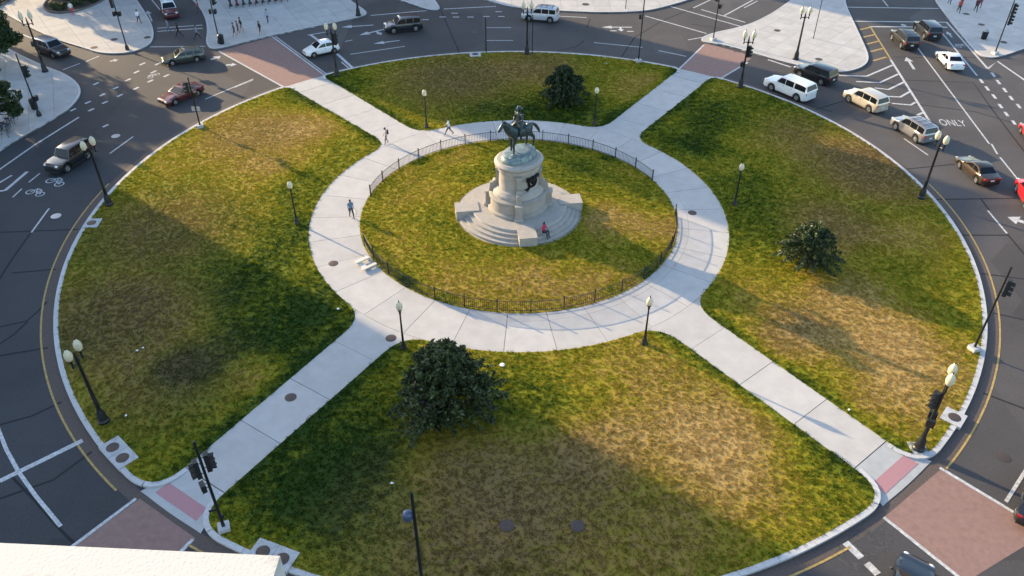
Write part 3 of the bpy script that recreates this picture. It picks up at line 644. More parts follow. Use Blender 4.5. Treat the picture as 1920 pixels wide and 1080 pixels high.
# ------------------------------------------------------------------ skin-grown figures
def skin(verts, edges, radii, root=0, sub=1):
    me = bpy.data.meshes.new('tmp'); me.from_pydata(verts, edges, []); o = bpy.data.objects.new('tmp', me); COL.objects.link(o)
    md = o.modifiers.new('s', 'SKIN'); md.use_smooth_shade = True
    for i, r_ in enumerate(radii):
        d = me.skin_vertices[0].data[i]; d.radius = (r_, r_) if not isinstance(r_, tuple) else r_; d.use_root = (i == root)
    if sub: sb = o.modifiers.new('u', 'SUBSURF'); sb.levels = sub; sb.render_levels = sub
    dg = bpy.context.evaluated_depsgraph_get(); out = bpy.data.meshes.new_from_object(o.evaluated_get(dg)); bpy.data.objects.remove(o); bpy.data.meshes.remove(me)
    return out
def join_mb(me, mb, m_index=0):
    """append MB geometry to a mesh (one continuous figure with its finer pieces rooted inside)"""
    bm = bmesh.new(); bm.from_mesh(me); vs_ = [bm.verts.new(v) for v in mb.v]
    for f_ in mb.f:
        try: q = bm.faces.new([vs_[i] for i in f_]); q.smooth = True; q.material_index = m_index
        except ValueError: pass
    bm.to_mesh(me); bm.free(); return me
CLOTH = {}
def cloth(c):
    k = 'cloth_%02x%02x%02x' % tuple(int(x * 255) for x in c)
    return mat(k, c, .85, var=.12, scale=9)
def person(px, heading, label, top, bottom, skin_k='a', height=1.74, phase=1.0, sit=False, z=ZP, bag=None, hair=M_HAIR, group=None, loc=None, lean=0, shorts=False):
    q = loc or W(px[0], px[1], z); e = empty('person', (q[0], q[1], z), heading)
    e.scale = (height / 1.78,) * 3
    V = []; E = []; Rr = []
    def nd(p, r_, par=None):
        V.append(p); Rr.append(r_); i = len(V) - 1
        if par is not None: E.append((par, i))
        return i
    st_ = .28 * phase
    hz = .46 + .12 if sit else .95
    pel = nd((0, 0, hz), (.15, .12)); sp = nd((.01 + lean * .3, 0, hz + .22), (.135, .11), pel); ch = nd((.02 + lean * .7, 0, hz + .43), (.165, .12), sp)
    nk = nd((.02 + lean, 0, hz + .58), .06, ch); hd = nd((.04 + lean * 1.1, 0, hz + .68), .075, nk)
    hands = []
    for s in (1, -1):
        sh = nd((.01 + lean * .8, .19 * s, hz + .48), .07, ch)
        f_ = (-s * st_ * .8)
        if sit: el = nd((.12, .25 * s, hz + .22), .045, sh); wr = nd((.34, .16 * s, hz + .14), .033, el); hn = nd((.42, .14 * s, hz + .13), .038, wr)
        else: el = nd((f_ * .45 + lean * .6, .25 * s, hz + .20), .045, sh); wr = nd((f_ * 1.0 + .08 + lean * .5, .25 * s, hz - .04), .033, el); hn = nd((f_ * 1.1 + .11 + lean * .5, .245 * s, hz - .12), .038, wr)
        hands.append((V[hn], V[wr]))
        if sit: hp = nd((.04, .10 * s, hz - .04), .10, pel); kn = nd((.46, .13 * s, hz + .02), .068, hp); an = nd((.50, .13 * s, .09), .042, kn); to_ = nd((.66, .14 * s, .045), .04, an)
        else:
            k = s * st_
            hp = nd((0, .09 * s, hz - .07), .10, pel); kn = nd((k * .55 + .05, .10 * s, .50), .068, hp); an = nd((k * 1.15 - (.06 if k < 0 else 0), .10 * s, .09 + (.07 if k < 0 else 0)), .043, kn); to_ = nd((k * 1.15 + .14, .11 * s, .045 + (.02 if k < 0 else 0)), .042, an)
    me = skin(V, E, Rr)
    mb = MB()
    # head with brow, nose, chin and ears
    hc = (V[hd][0] + .01, 0, V[hd][2] + .06)
    mb.ball(hc, .1, 12, 9, (1.0, .8, 1.22)); mb.ball((hc[0] + .1, 0, hc[2] - .01), .018, 6, 5, (1, .8, 1.3)); mb.ball((hc[0] + .065, 0, hc[2] - .09), .035, 8, 6); mb.ball((hc[0] + .088, 0, hc[2] - .055), .012, 6, 4, (.7, 2, .6))
    for s in (1, -1): mb.ball((hc[0], .082 * s, hc[2]), .022, 6, 5, (.8, .4, 1.3)); mb.ball((hc[0] + .082, .032 * s, hc[2] + .015), .012, 6, 4)
    for (h_, w_) in hands:
        d = Vector(h_) - Vector(w_); d.normalize(); sd = Vector((0, 0, 1)).cross(d) if abs(d.z) < .8 else Vector((1, 0, 0)); sd.normalize(); h0 = Vector(h_)
        for j in range(4):
            b0 = h0 + sd * (.024 - .016 * j); ln = (.062, .072, .066, .05)[j]; mb.tube([b0, b0 + d * ln * .55, b0 + d * ln + Vector((.012, 0, 0))], [.0085, .008, .0065], 5)
        t0 = h0 + sd * .032 - d * .03; mb.tube([t0, t0 + sd * .022 + d * .03, t0 + sd * .026 + d * .06], [.0095, .009, .007], 5)
    join_mb(me, mb)
    mats = [M_SKIN[skin_k], cloth(top), cloth(bottom), mat('shoe', (.02, .018, .016), .6)]
    me.materials.clear()
    for m_ in mats: me.materials.append(m_)
    hzz = hz
    for p_ in me.polygons:
        c = p_.center; p_.use_smooth = True
        if c.z > hzz + .60: p_.material_index = 0
        elif sit:
            p_.material_index = 3 if c.z < .085 else (2 if (c.z < hzz + .07 and (abs(c.y) < .22 and not (c.x > .3 and c.z > hzz + .09))) else (0 if c.x > .28 and c.z > hzz + .05 else 1))
        else:
            arm = abs(c.y) > .205
            p_.material_index = 3 if c.z < .085 else ((0 if c.z < hzz + .16 else 1) if arm else (1 if c.z > hzz + .02 else (0 if shorts and c.z < .52 else 2)))
    me.update(); obj('body', me, e)
    hm = MB(); prof = [(.104, -.02), (.106, .03), (.098, .075), (.07, .11), (.03, .126), (.001, .13)]
    hm.lathe(prof, 12, (hc[0] - .012, 0, hc[2] + .006), 1.0, .84, cap=False); hm.lathe([(.09, -.075), (.098, -.02)], 12, (hc[0] - .03, 0, hc[2] + .004), .85, .85, cap=False); hm.build('hair', hair, e)
    if bag == 'backpack': MB().box((-.2, 0, hz + .36), (.16, .3, .42), taper=.85).build('backpack', cloth((.03, .03, .04)), e)
    if bag == 'bag':
        b_ = MB().box((.1, .33, hz - .38), (.36, .1, .3), taper=.9).build('shopping_bag', cloth((.6, .58, .52)), e); MB().tube([(.0, .33, hz - .24), (.05, .31, hz - .13), (.15, .31, hz - .13), (.2, .33, hz - .24)], .008, 5).build('handle', M_TRIM, b_)
    tag(e, label, 'person', group); return e

# ------------------------------------------------------------------ the equestrian monument
mon = tag(empty('equestrian_monument', (0, 0, .2)), 'bronze rider on horseback atop an oval granite pedestal with steps', 'monument')
ZB = .2
BA = [R(-82 + 90 * k) for k in range(4)]
MB().lathe([(5.62, -.15), (5.62, .12), (5.58, .16), (.01, .16)], 72, (0, 0, 0), cap=False).build('base_disc', M_GRAN, mon)
for k in range(3):          # three curved steps in each quarter, between the cheek blocks
    r1 = 5.1 - .36 * k; zt = .16 + .19 * (k + 1)
    for q in range(4):
        a0, a1 = BA[q] + .12, BA[(q + 1) % 4] - .12
        if a1 < a0: a1 += 2 * math.pi
        off = math.asin(.70 / r1); a0 = BA[q] + off; a1 = BA[q] + math.pi / 2 - off
        poly = arc(r1, a0, a1, 18) + arc(r1 - .7, a1, a0, 18)
        MB().prism(ccw(poly), .15, zt).build('step', M_GRAN2, mon)
MB().lathe([(4.02, .15), (4.02, .88), (3.99, .92), (.01, .92)], 72, cap=False).build('platform', M_GRAN2, mon)
for a in BA:
    mb = MB().box((0, 0, 0), (1.9, 1.42, .80)); b_ = mb.build('cheek_block', M_GRAN2, mon, (4.35 * math.cos(a), 4.35 * math.sin(a), .552), a)
    MB().box((0, 0, .4205), (1.96, 1.48, .05)).build('cap_stone', M_GRAN2, b_)
OA = R(45)      # long axis of the oval pedestal
def oval(prof, sx, sy, m, name, par=mon, n=56): return MB().lathe(prof, n, (0, 0, 0), sx, sy, OA).build(name, m, par)
oval([(2.62, .9), (2.62, 1.12), (2.5, 1.2), (2.42, 1.22), (2.40, 2.05), (2.46, 2.1), (2.52, 2.16), (2.52, 2.28), (2.40, 2.34), (2.3, 2.36)], 1.04, .90, M_GRAN, 'lower_drum')
oval([(2.18, 2.35), (2.14, 2.6), (1.96, 2.74), (1.86, 2.86), (1.8, 2.9)], 1.04, .90, M_GRAN2, 'moulded_base')
oval([(1.70, 2.88), (1.66, 3.1), (1.62, 4.3), (1.66, 4.42), (1.70, 4.5)], 1.06, .92, M_GRAN2, 'upper_drum')
oval([(1.72, 4.48), (1.76, 4.62), (1.74, 4.74), (1.85, 4.84), (1.96, 4.96), (1.98, 5.12), (1.92, 5.18), (1.8, 5.24), (1.76, 5.3), (.5, 5.32), (.01, 5.32)], 1.07, .94, M_GRAN2, 'cornice')
oval([(1.55, 5.3), (1.54, 5.46), (1.46, 5.62), (1.40, 5.68), (1.36, 5.84), (1.2, 5.92), (.85, 5.96), (.01, 5.98)], 1.10, .76, M_BRONZE2, 'bronze_plinth')
for k in range(22):
    r_ = rng.uniform(.4, 1.3); t = rng.uniform(0, 6.28); u, v = r_ * math.cos(t) * 1.1, r_ * math.sin(t) * .7
    MB().ball((u * math.cos(OA) - v * math.sin(OA), u * math.sin(OA) + v * math.cos(OA), 5.86 - .16 * max(0, r_ - 1)), rng.uniform(.10, .26), 9, 6, (1.4, 1, .55)).build('bronze_rock', M_BRONZE2, mon)
for k in range(4):          # tapering buttresses with scroll tops around the drums
    a = OA + R(45 + 90 * k); ex, ey = math.cos(a - OA) * 1.04, math.sin(a - OA) * .9
    rr_ = 2.36 * math.hypot(ex, ey)
    bt = MB().box((0, 0, 1.55), (.95, .62, 1.3), taper=.9).box((-.22, 0, 2.62), (.8, .5, .85), taper=.72).box((-.66, 0, 3.6), (.5, .42, 1.3), taper=.9)
    o = bt.build('buttress', M_GRAN, mon, (rr_ * math.cos(a), rr_ * math.sin(a), 0), a)
    MB().box((.04, 0, 1.03), (1.08, .74, .26)).build('foot', M_GRAN2, o); MB().box((.02, 0, 2.235), (.98, .66, .12)).build('cap', M_GRAN2, o); MB().lathe([(.01, -.24), (.2, -.24), (.2, .24), (.01, .24)], 12, (0, 0, 0), cap=False).build('scroll', M_GRAN, o).location = (-.34, 0, 3.1)
    o.children[-1].rotation_euler = (math.pi / 2, 0, 0)
    MB().box((-.68, 0, 4.32), (.56, .5, .2)).build('capital', M_GRAN2, o)
for a, nm in ((R(-45), 'crest'), (R(135), 'crest')):    # dark bronze wreath and eagle on both long faces
    mb = MB(); w = []
    for i in range(15): t = 2 * math.pi * i / 14; w.append((0, .42 * math.cos(t), .42 * math.sin(t)))
    mb.tube(w, .12, 7)
    mb.ball((.06, 0, .05), .22, 9, 7, (.6, .9, 1.3)); mb.ball((.1, .05, .38), .1, 8, 6)
    for s in (1, -1): mb.tube([(.05, .1 * s, .1), (.08, .38 * s, .42), (.05, .62 * s, .5), (.03, .72 * s, .2)], [.12, .15, .11, .04], 7)
    mb.tube([(.03, -.3, -.35), (.06, -.62, -.55), (.03, -.85, -.42)], [.1, .11, .05], 6)
    mb.build(nm, M_CREST, mon, (1.53 * math.cos(a), 1.53 * math.sin(a), 3.65), a)
# horse, head to the south-west, standing on the plinth
hv = []; he = []; hr = []
def hn_(p, r_, par=None):
    hv.append(p); hr.append(r_)
    if par is not None: he.append((par, len(hv) - 1))
    return len(hv) - 1
mid_ = hn_((-.1, 0, 1.30), (.36, .40)); che = hn_((.5, 0, 1.33), (.35, .40), mid_); n1_ = hn_((.82, 0, 1.66), (.22, .33), che); n2_ = hn_((1.05, 0, 2.0), (.16, .25), n1_); pol = hn_((1.22, 0, 2.18), (.13, .16), n2_)
mz = hn_((1.46, 0, 1.98), (.095, .115), pol); mz2 = hn_((1.66, 0, 1.76), (.075, .08), mz)
rum = hn_((-.72, 0, 1.38), (.31, .33), mid_); ta1 = hn_((-1.04, 0, 1.50), .09, rum); ta2 = hn_((-1.32, 0, 1.28), .11, ta1); ta3 = hn_((-1.58, 0, .92), .10, ta2); ta4 = hn_((-1.70, 0, .62), .04, ta3)
for s, fx in ((1, .12), (-1, -.06)):
    a_ = hn_((.5, .2 * s, 1.02), .15, che); b_ = hn_((.52 + fx, .2 * s, .62), .085, a_); c_ = hn_((.48 + fx, .2 * s, .16), .055, b_); hn_((.53 + fx, .2 * s, .05), .075, c_)
    a_ = hn_((-.66, .21 * s, 1.02), .18, rum); b_ = hn_((-.92 - fx, .2 * s, .64), .085, a_); c_ = hn_((-.86 - fx, .2 * s, .17), .058, b_); hn_((-.8 - fx, .2 * s, .05), .078, c_)
hme = skin(hv, he, hr, 0, 2)
mb = MB()
for s in (1, -1): mb.tube([(1.2, .07 * s, 2.24), (1.2, .085 * s, 2.36), (1.22, .08 * s, 2.44)], [.045, .035, .008], 6)
for i in range(7): t = i / 6; mb.ball((1.16 - .42 * t, .03, 2.26 - .42 * t), .085, 7, 5, (.8, .45, 1.3))
join_mb(hme, mb); hme.materials.clear(); hme.materials.append(M_BRONZE)
for p_ in hme.polygons: p_.use_smooth = True
horse = obj('horse', hme, mon); HZ = 5.9; horse.location = (0, 0, HZ); horse.rotation_euler = (0, 0, R(222)); horse.scale = (1.32, 1.42, 1.30)
MB().lathe([(.36, 0), (.40, .05), (.39, .1)], 18, (-.08, 0, 1.62), 1.15, .85, cap=False).build('saddle_cloth', M_BRONZE, horse)
mb = MB(); mb.tube([(1.5, .1, 1.9), (1.0, .17, 1.92), (.35, .1, 2.02)], .016, 5); mb.tube([(1.5, -.1, 1.9), (1.0, -.17, 1.92), (.35, -.1, 2.02)], .016, 5); mb.build('reins', M_BRONZE, horse)
rv_ = []; re_ = []; rad_ = []
def rn(p, r_, par=None):
    rv_.append(p); rad_.append(r_)
    if par is not None: re_.append((par, len(rv_) - 1))
    return len(rv_) - 1
p0 = rn((-.05, 0, 1.80), (.17, .19)); p1 = rn((-.05, 0, 2.08), (.14, .17), p0); p2 = rn((-.03, 0, 2.36), (.15, .2), p1); p3 = rn((-.02, 0, 2.52), .07, p2); p4 = rn((0, 0, 2.64), .085, p3)
for s in (1, -1):
    a_ = rn((-.02, .24 * s, 2.40), .085, p2); b_ = rn((.06, .32 * s, 2.10), .06, a_); c_ = rn((.30, .14 * s, 2.02), .045, b_); rn((.38, .11 * s, 2.02), .05, c_)
    a_ = rn((.05, .24 * s, 1.72), .12, p0); b_ = rn((.30, .40 * s, 1.45), .09, a_); c_ = rn((.22, .42 * s, 1.0), .06, b_); rn((.38, .43 * s, .92), .05, c_)
rme = skin(rv_, re_, rad_, 0, 1)
mb = MB(); mb.ball((.01, 0, 2.70), .115, 12, 9, (1, .82, 1.2)); mb.ball((.13, 0, 2.69), .022, 6, 5); mb.ball((.09, 0, 2.61), .05, 7, 5, (.8, .9, 1.2))
for s in (1, -1):
    mb.ball((-.02, .25 * s, 2.46), .09, 8, 6, (1.1, 1.2, .5))
    for j in range(4): mb.tube([(.38 + .0, .11 * s + .02 * (j - 1.5), 2.02), (.44, .10 * s + .02 * (j - 1.5), 2.01), (.45, .10 * s + .02 * (j - 1.5), 1.96)], [.011, .010, .008], 5)
join_mb(rme, mb); rme.materials.clear(); rme.materials.append(M_BRONZE)
for p_ in rme.polygons: p_.use_smooth = True
rider = obj('rider', rme, mon); rider.location = horse.location; rider.rotation_euler = horse.rotation_euler; rider.scale = horse.scale
MB().lathe([(.20, 0), (.205, .012), (.12, .02), (.115, .13), (.09, .16), (.01, .165)], 16, (0, 0, 2.77), 1.1, .9, cap=False).build('hat', M_BRONZE, rider)
MB().tube([(-.1, .26, 1.75), (-.35, .38, 1.2), (-.5, .42, .85)], [.025, .025, .012], 6).build('sword', M_BRONZE, rider)

# ------------------------------------------------------------------ low iron fence round the inner lawn
fen = tag(empty('iron_fence', (0, 0, ZP)), 'low black iron picket fence round the monument lawn', 'fence')
RFN = 13.12
def fence_run(a0, a1):
    ln = (a1 - a0) * RFN; npan = max(1, round(ln / 2.45)); pk = MB()
    for i in range(npan + 1):
        a = a0 + (a1 - a0) * i / npan; p_ = MB().box((0, 0, .55), (.075, .075, 1.1)).ball((0, 0, 1.13), .055, 8, 6)
        p_.build('post', M_BLACK, fen, (RFN * math.cos(a), RFN * math.sin(a), 0), a)
        if i == npan: break
        b = a0 + (a1 - a0) * (i + 1) / npan
        for z in (.95, .16):
            P = [(RFN * math.cos(t), RFN * math.sin(t), z) for t in [a + (b - a) * j / 6 for j in range(7)]]; MB().tube(P, .024, 5).build('rail', M_BLACK, fen)
        for j in range(1, 16):
            t = a + (b - a) * j / 16; c = (RFN * math.cos(t), RFN * math.sin(t)); pk.tube([(*c, .05), (*c, .93), (*c, 1.0)], [.016, .016, .005], 4)
    stuff(pk.build('pickets', M_BLACK, fen))
fence_run(R(24), R(168)); fence_run(R(199.5), R(358))

# ------------------------------------------------------------------ street lamps and signals
def lamp_single(px, label):
    q = W(*px, ZL); e = tag(empty('globe_lamp', (q[0], q[1], ZL - .04)), label, 'street lamp', 'single globe lamps on the lawns')
    MB().lathe([(.24, 0), (.24, .10), (.19, .16), (.17, .42), (.12, .52), (.10, .60)], 14).build('base', M_BLACK, e)
    MB().lathe([(.085, .58), (.075, 1.2), (.085, 1.24), (.07, 1.3), (.055, 3.05), (.08, 3.1), (.085, 3.2), (.05, 3.26)], 12).build('shaft', M_BLACK, e)
    MB().lathe([(.05, 3.24), (.14, 3.36), (.15, 3.42)], 12).build('capital', M_BLACK, e)
    g = MB().lathe([(.10, 3.42), (.19, 3.52), (.225, 3.68), (.20, 3.84), (.12, 3.98), (.05, 4.06)], 16).build('globe', M_GLOBE, e)
    MB().lathe([(.06, 4.05), (.03, 4.1), (.035, 4.14), (.008, 4.24)], 8).build('finial', M_BLACK, g)
    return e
for px, lab in [((557, 419), 'single globe lamp post on the treeless lawn by the ring path'), ((800, 239), 'single globe lamp post near the walker in the white shirt'), ((1115, 234), 'single globe lamp post beside the small round dark bush'),
                ((1377, 384), 'single globe lamp post on the lawn of the mid-size bush'), ((757, 653), 'single globe lamp post next to the big spreading tree'), ((1208, 644), 'single globe lamp post at the sunlit tip of the lawn with the big tree')]:
    lamp_single(px, lab)
def signal_head(e, z, side, face, ped=False, n=3):
    """signal housing bracketed off a post: side = direction of the bracket, face = direction the lamps look"""
    sx, sy = math.cos(side) * .30, math.sin(side) * .30
    h = .38 * n + .08 if not ped else .5
    w = .34 if not ped else .46
    o = MB().box((0, 0, 0), (.24, w, h)).build('signal_head' if not ped else 'pedestrian_signal', M_DARK, e, (sx, sy, z), face)
    if not ped:
        cols = [(.10, .008, .006), (.13, .07, .006), (.01, .09, .05)]
        for k in range(n):
            zz = (n - 1) * .19 - .38 * k
            v = MB(); P = []
            for i in range(9): t = R(-30 + 240 * i / 8); P.append((math.cos(t) * .15, math.sin(t) * .15))
            v.add([(.12, p[0], zz + p[1]) for p in P] + [(.36, p[0], zz + p[1] - .03) for p in P], [(i, i + 1, 10 + i, 9 + i) for i in range(8)]); v.build('visor', M_DARK, o)
            MB().add([(.1225, .13 * math.cos(t), zz + .13 * math.sin(t)) for t in [2 * math.pi * i / 12 for i in range(12)]], [tuple(range(12))]).build('lens', mat('signal_lens_%d' % k, cols[k], .2), o)
    else:
        MB().box((.125, 0, .02), (.02, .36, .36)).build('display', mat('signal_display', (.03, .025, .02), .2), o)
    MB().tube([(0, 0, z + h * .3), (sx, sy, z + h * .3)], .025, 6).build('bracket', M_DARK, e); MB().tube([(0, 0, z - h * .3), (sx, sy, z - h * .3)], .025, 6).build('bracket', M_DARK, e)
def lamp_twin(px, label, h=6.5, z=ZP, arm=0.0, heads=(), pad=False):
    q = W(*px, z); e = tag(empty('twin_lamp', (q[0], q[1], z)), label, 'street lamp', 'twin globe street lamps round the circle'); s = h / 6.5
    MB().lathe([(.36, 0), (.36, .14), (.30, .2), (.28, .3), (.25, .75), (.17, .95), (.15, 1.05)], 16).build('base', M_BLACK, e)
    MB().lathe([(.13, 1.0), (.125, 1.6 * s), (.14, 1.65 * s), (.115, 1.72 * s), (.085, 5.0 * s), (.11, 5.06 * s), (.10, 5.2 * s), (.06, 5.5 * s), (.02, 5.75 * s)], 14).build('shaft', M_BLACK, e)
    ca, sa = math.cos(arm), math.sin(arm)
    for k in (1, -1):
        P = [(0, 0, 4.95 * s), (.2 * k, 0, 5.05 * s), (.40 * k, 0, 5.05 * s), (.46 * k, 0, 5.2 * s), (.46 * k, 0, 5.5 * s)]
        P = [(p[0] * ca, p[0] * sa, p[2]) for p in P]
        a_ = MB().tube(P, [.05, .05, .05, .06, .10], 8).lathe([(.05, 4.86 * s), (.075, 4.95 * s), (.06, 5.1 * s)], 10, (.46 * k * ca, .46 * k * sa, 0)).build('arm', M_BLACK, e)
        g = MB().lathe([(.11, 5.48 * s), (.20, 5.6 * s), (.245, 5.82 * s), (.215, 6.03 * s), (.12, 6.2 * s), (.05, 6.3 * s)], 16, (.46 * k * ca, .46 * k * sa, 0)).build('globe', M_GLOBE, e)
        MB().lathe([(.055, 6.28 * s), (.03, 6.35 * s), (.008, 6.48 * s)], 8, (.46 * k * ca, .46 * k * sa, 0)).build('finial', M_BLACK, g)
    for (zz, sd, fc, ped) in heads: signal_head(e, zz, R(sd), R(fc), ped)
    if pad: MB().box((0, 0, .01), (1.0, 1.0, .03)).build('footing', M_INLET, e)
    return e
lamp_twin((195, 790), 'twin globe lamp in the shade of the treeless lawn near a double inlet slab', 6.5, arm=R(80)); lamp_twin((205, 384), 'twin globe lamp on the kerb beside the boxy black off-roader', 6.5, arm=R(65))
lamp_twin((632, 142), 'twin globe lamp with one signal beside the white hatchback', 6.2, heads=[(4.15, 0, 60, False)], arm=R(0)); lamp_twin((988, 101), 'twin globe lamp on the kerb opposite the white roof-rack SUV', 6.3, arm=R(10))
lamp_twin((1388, 164), 'twin globe lamp with two signals near the white long SUV', 6.5, heads=[(4.0, 20, -40, False), (2.7, 200, 150, True)], arm=R(-5)); lamp_twin((1727, 371), 'twin globe lamp on the kerb opposite the silver-grey SUV', 6.4, arm=R(110))
lamp_twin((1722, 841), 'twin globe lamp with several signals beside the sunny ramp', 6.7, heads=[(4.05, 170, 205, False), (2.6, 60, 60, True), (2.45, 240, 240, True)], arm=R(60), pad=True); lamp_twin((1492, 111), 'twin globe lamp on the sunlit paved point', 6.3, arm=R(5))
lamp_twin((85, 134), 'twin globe lamp beside the black SUV on the pavement with the bicycle rack', 7.0, arm=R(20), heads=[(3.2, 180, 200, True)]); lamp_twin((672, 29), 'twin globe lamp at the tip of the pavement with docked bicycles', 6.4, arm=R(10))
def signal_post(px, label, h, heads, z=ZP, box=False, r_=.075, extra=None):
    q = W(*px, z); e = tag(empty('signal_post', (q[0], q[1], z)), label, 'traffic light', 'traffic signal posts')
    MB().lathe([(r_ * 1.3, 0), (r_ * 1.1, .5), (r_, .6), (r_ * .8, h - .02), (r_ * .3, h)], 10).build('post', M_BLACK, e)
    if box: MB().box((0, 0, .14), (.6, .6, .34), R(20)).build('footing', M_INLET, e)
    else: MB().lathe([(.24, 0), (.22, .3), (.12, .6)], 12).build('base', M_BLACK, e)
    for (zz, sd, fc, ped) in heads: signal_head(e, zz, R(sd), R(fc), ped)
    if extra == 'button':
        MB().box((.14, 0, 1.1), (.1, .14, .24)).build('push_button', M_DARK, e); MB().box((-.22, -.1, 1.75), (.4, .04, .14), R(20)).build('bracket_sign', M_DARK, e)
    if extra == 'sign':
        for s in (-1, 1): MB().box((.24 * s, 0, 2.0), (.34, .04, .44)).build('small_sign', mat('sign_back', (.45, .44, .42), .5, metal=.3), e)
    return e
signal_post((376, 239), 'signal post with two small pale signs beside the maroon sedan', 5.3, [(4.2, 180, 200, False), (3.5, 20, -20, True)], box=True, extra='sign')
signal_post((421, 992), 'signal post with three heads beside the shaded corner ramp', 7.0, [(5.0, 190, 215, False), (5.4, 20, 20, False), (3.75, 215, 215, True)], box=True, extra='button', r_=.085)
signal_post((1825, 656), 'slender signal post on pale footing beside the straw lawn kerb', 7.0, [(5.35, -10, -35, False)], box=True)
signal_post((1197, 116), 'tall thin signal post on the kerb near the weeping bush', 7.2, [(5.3, 190, 180, True)], box=True); signal_post((74, 217), 'signal post beside the black litter bin near the bicycle rack', 6.6, [(4.75, 10, -20, False), (1.9, 10, 0, True)])
signal_post((239, 93), 'signal post with paired heads beside the planted bed', 6.8, [(4.3, 180, 180, True), (4.3, 0, 0, True), (5.6, 180, 120, False)]); signal_post((412, 81), 'signal post with paired heads beside three strolling people', 6.6, [(3.85, 180, 190, True), (3.85, 0, 0, True), (5.2, 30, 0, False)])
signal_post((1865, 101), 'signal post with stacked heads on the pavement beside the bicycle lane', 6.8, [(4.1, -10, -40, False), (5.3, 0, -40, False)], box=True); signal_post((1337, 75), 'signal post at the tip of the sunlit paved point', 6.5, [(4.1, 5, -40, True), (5.3, 180, 200, False)], box=True)
def plain_post(px, label, h, z=ZP, sign=False, name='sign_post', loc=None):
    q = loc or W(*px, z); e = tag(empty(name, (q[0], q[1], z)), label, 'sign post'); MB().lathe([(.07, 0), (.05, .1), (.045, h), (.01, h + .03)], 8).build('post', M_BLACK, e)
    if sign: MB().box((0, .05, h - .45), (.45, .02, .6)).build('sign_plate', mat('sign_back', (.45, .44, .42), .5, metal=.3), e)
    return e
plain_post((1525, 72), 'bare dark pole standing on the sunlit paved point', 7.0); plain_post((912, 98), 'thin dark sign post on the kerb beside the small inlet slab', 4.0); plain_post((998, 101), 'thin dark post right beside the twin lamp opposite the roof-rack SUV', 4.6); plain_post((1173, 16), 'short pale post on the pavement behind the roof-rack SUV', 2.4)
# sign pole at the near kerb with a blue-grey banner bracket
e = tag(empty('banner_pole', (-5.05, -35.2, ZP)), 'dark pole with a rounded blue-grey box standing on the lawn with the big tree', 'pole')
MB().lathe([(.14, 0), (.09, .3), (.075, 7.6), (.06, 7.78)], 10).build('post', M_BLACK, e)
mb = MB(); mb.lathe([(.01, -.28), (.16, -.27), (.23, -.18), (.25, 0), (.23, .2), (.15, .28), (.01, .29)], 14, (-.30, -.02, 6.1)); mb.build('rounded_box', mat('blue_grey_box', (.05, .075, .14), .35, var=.2, coat=.3), e); MB().tube([(0, 0, 6.2), (-.25, 0, 6.2)], .03, 6).build('bracket', M_BLACK, e)

# ------------------------------------------------------------------ vehicles
PAINTS = {}
def paint_car(k, c, metal=.35):
    if k not in PAINTS: PAINTS[k] = mat('paint_' + k, c, .32, metal=metal, var=.05, scale=1.5, coat=.8)
    return PAINTS[k]
TYPES = {  # L, W, wheelbase, tyre r, sill z, nose z, cowl z, belt z, roof z, x of cowl, roof front, roof rear, tail top, tail z
    'sedan': dict(L=4.75, Wd=1.82, wb=2.75, r=.33, nose=.68, cowl=.93, belt=.95, roof=1.44, xc=.92, rf=.15, rr=-.95, xt=-1.62, tail=1.02, win=[(.62, -.32), (-.38, -1.15)]),
    'hatch': dict(L=4.1, Wd=1.74, wb=2.5, r=.31, nose=.70, cowl=.96, belt=.98, roof=1.48, xc=.95, rf=.2, rr=-1.15, xt=-1.78, tail=1.02, win=[(.66, -.3), (-.36, -1.3)]),
    'suv': dict(L=4.7, Wd=1.92, wb=2.78, r=.39, nose=.96, cowl=1.14, belt=1.15, roof=1.80, xc=1.12, rf=.52, rr=-2.02, xt=-2.26, tail=1.14, win=[(.90, -.18), (-.25, -1.12), (-1.2, -2.0)]),
    'longsuv': dict(L=5.6, Wd=2.02, wb=3.3, r=.41, nose=1.05, cowl=1.22, belt=1.24, roof=1.92, xc=1.25, rf=.75, rr=-2.45, xt=-2.72, tail=1.24, win=[(1.05, .1), (.03, -.95), (-1.1, -2.45)]),
    'boxy': dict(L=4.5, Wd=1.85, wb=2.6, r=.40, nose=1.08, cowl=1.16, belt=1.18, roof=1.86, xc=.72, rf=.42, rr=-2.05, xt=-2.2, tail=1.18, win=[(.55, -.25), (-.32, -1.05), (-1.15, -2.0)]),
    'wagon': dict(L=4.75, Wd=1.80, wb=2.7, r=.32, nose=.70, cowl=.94, belt=.96, roof=1.46, xc=.95, rf=.25, rr=-1.85, xt=-2.3, tail=1.0, win=[(.68, -.25), (-.31, -1.1), (-1.17, -2.0)])}
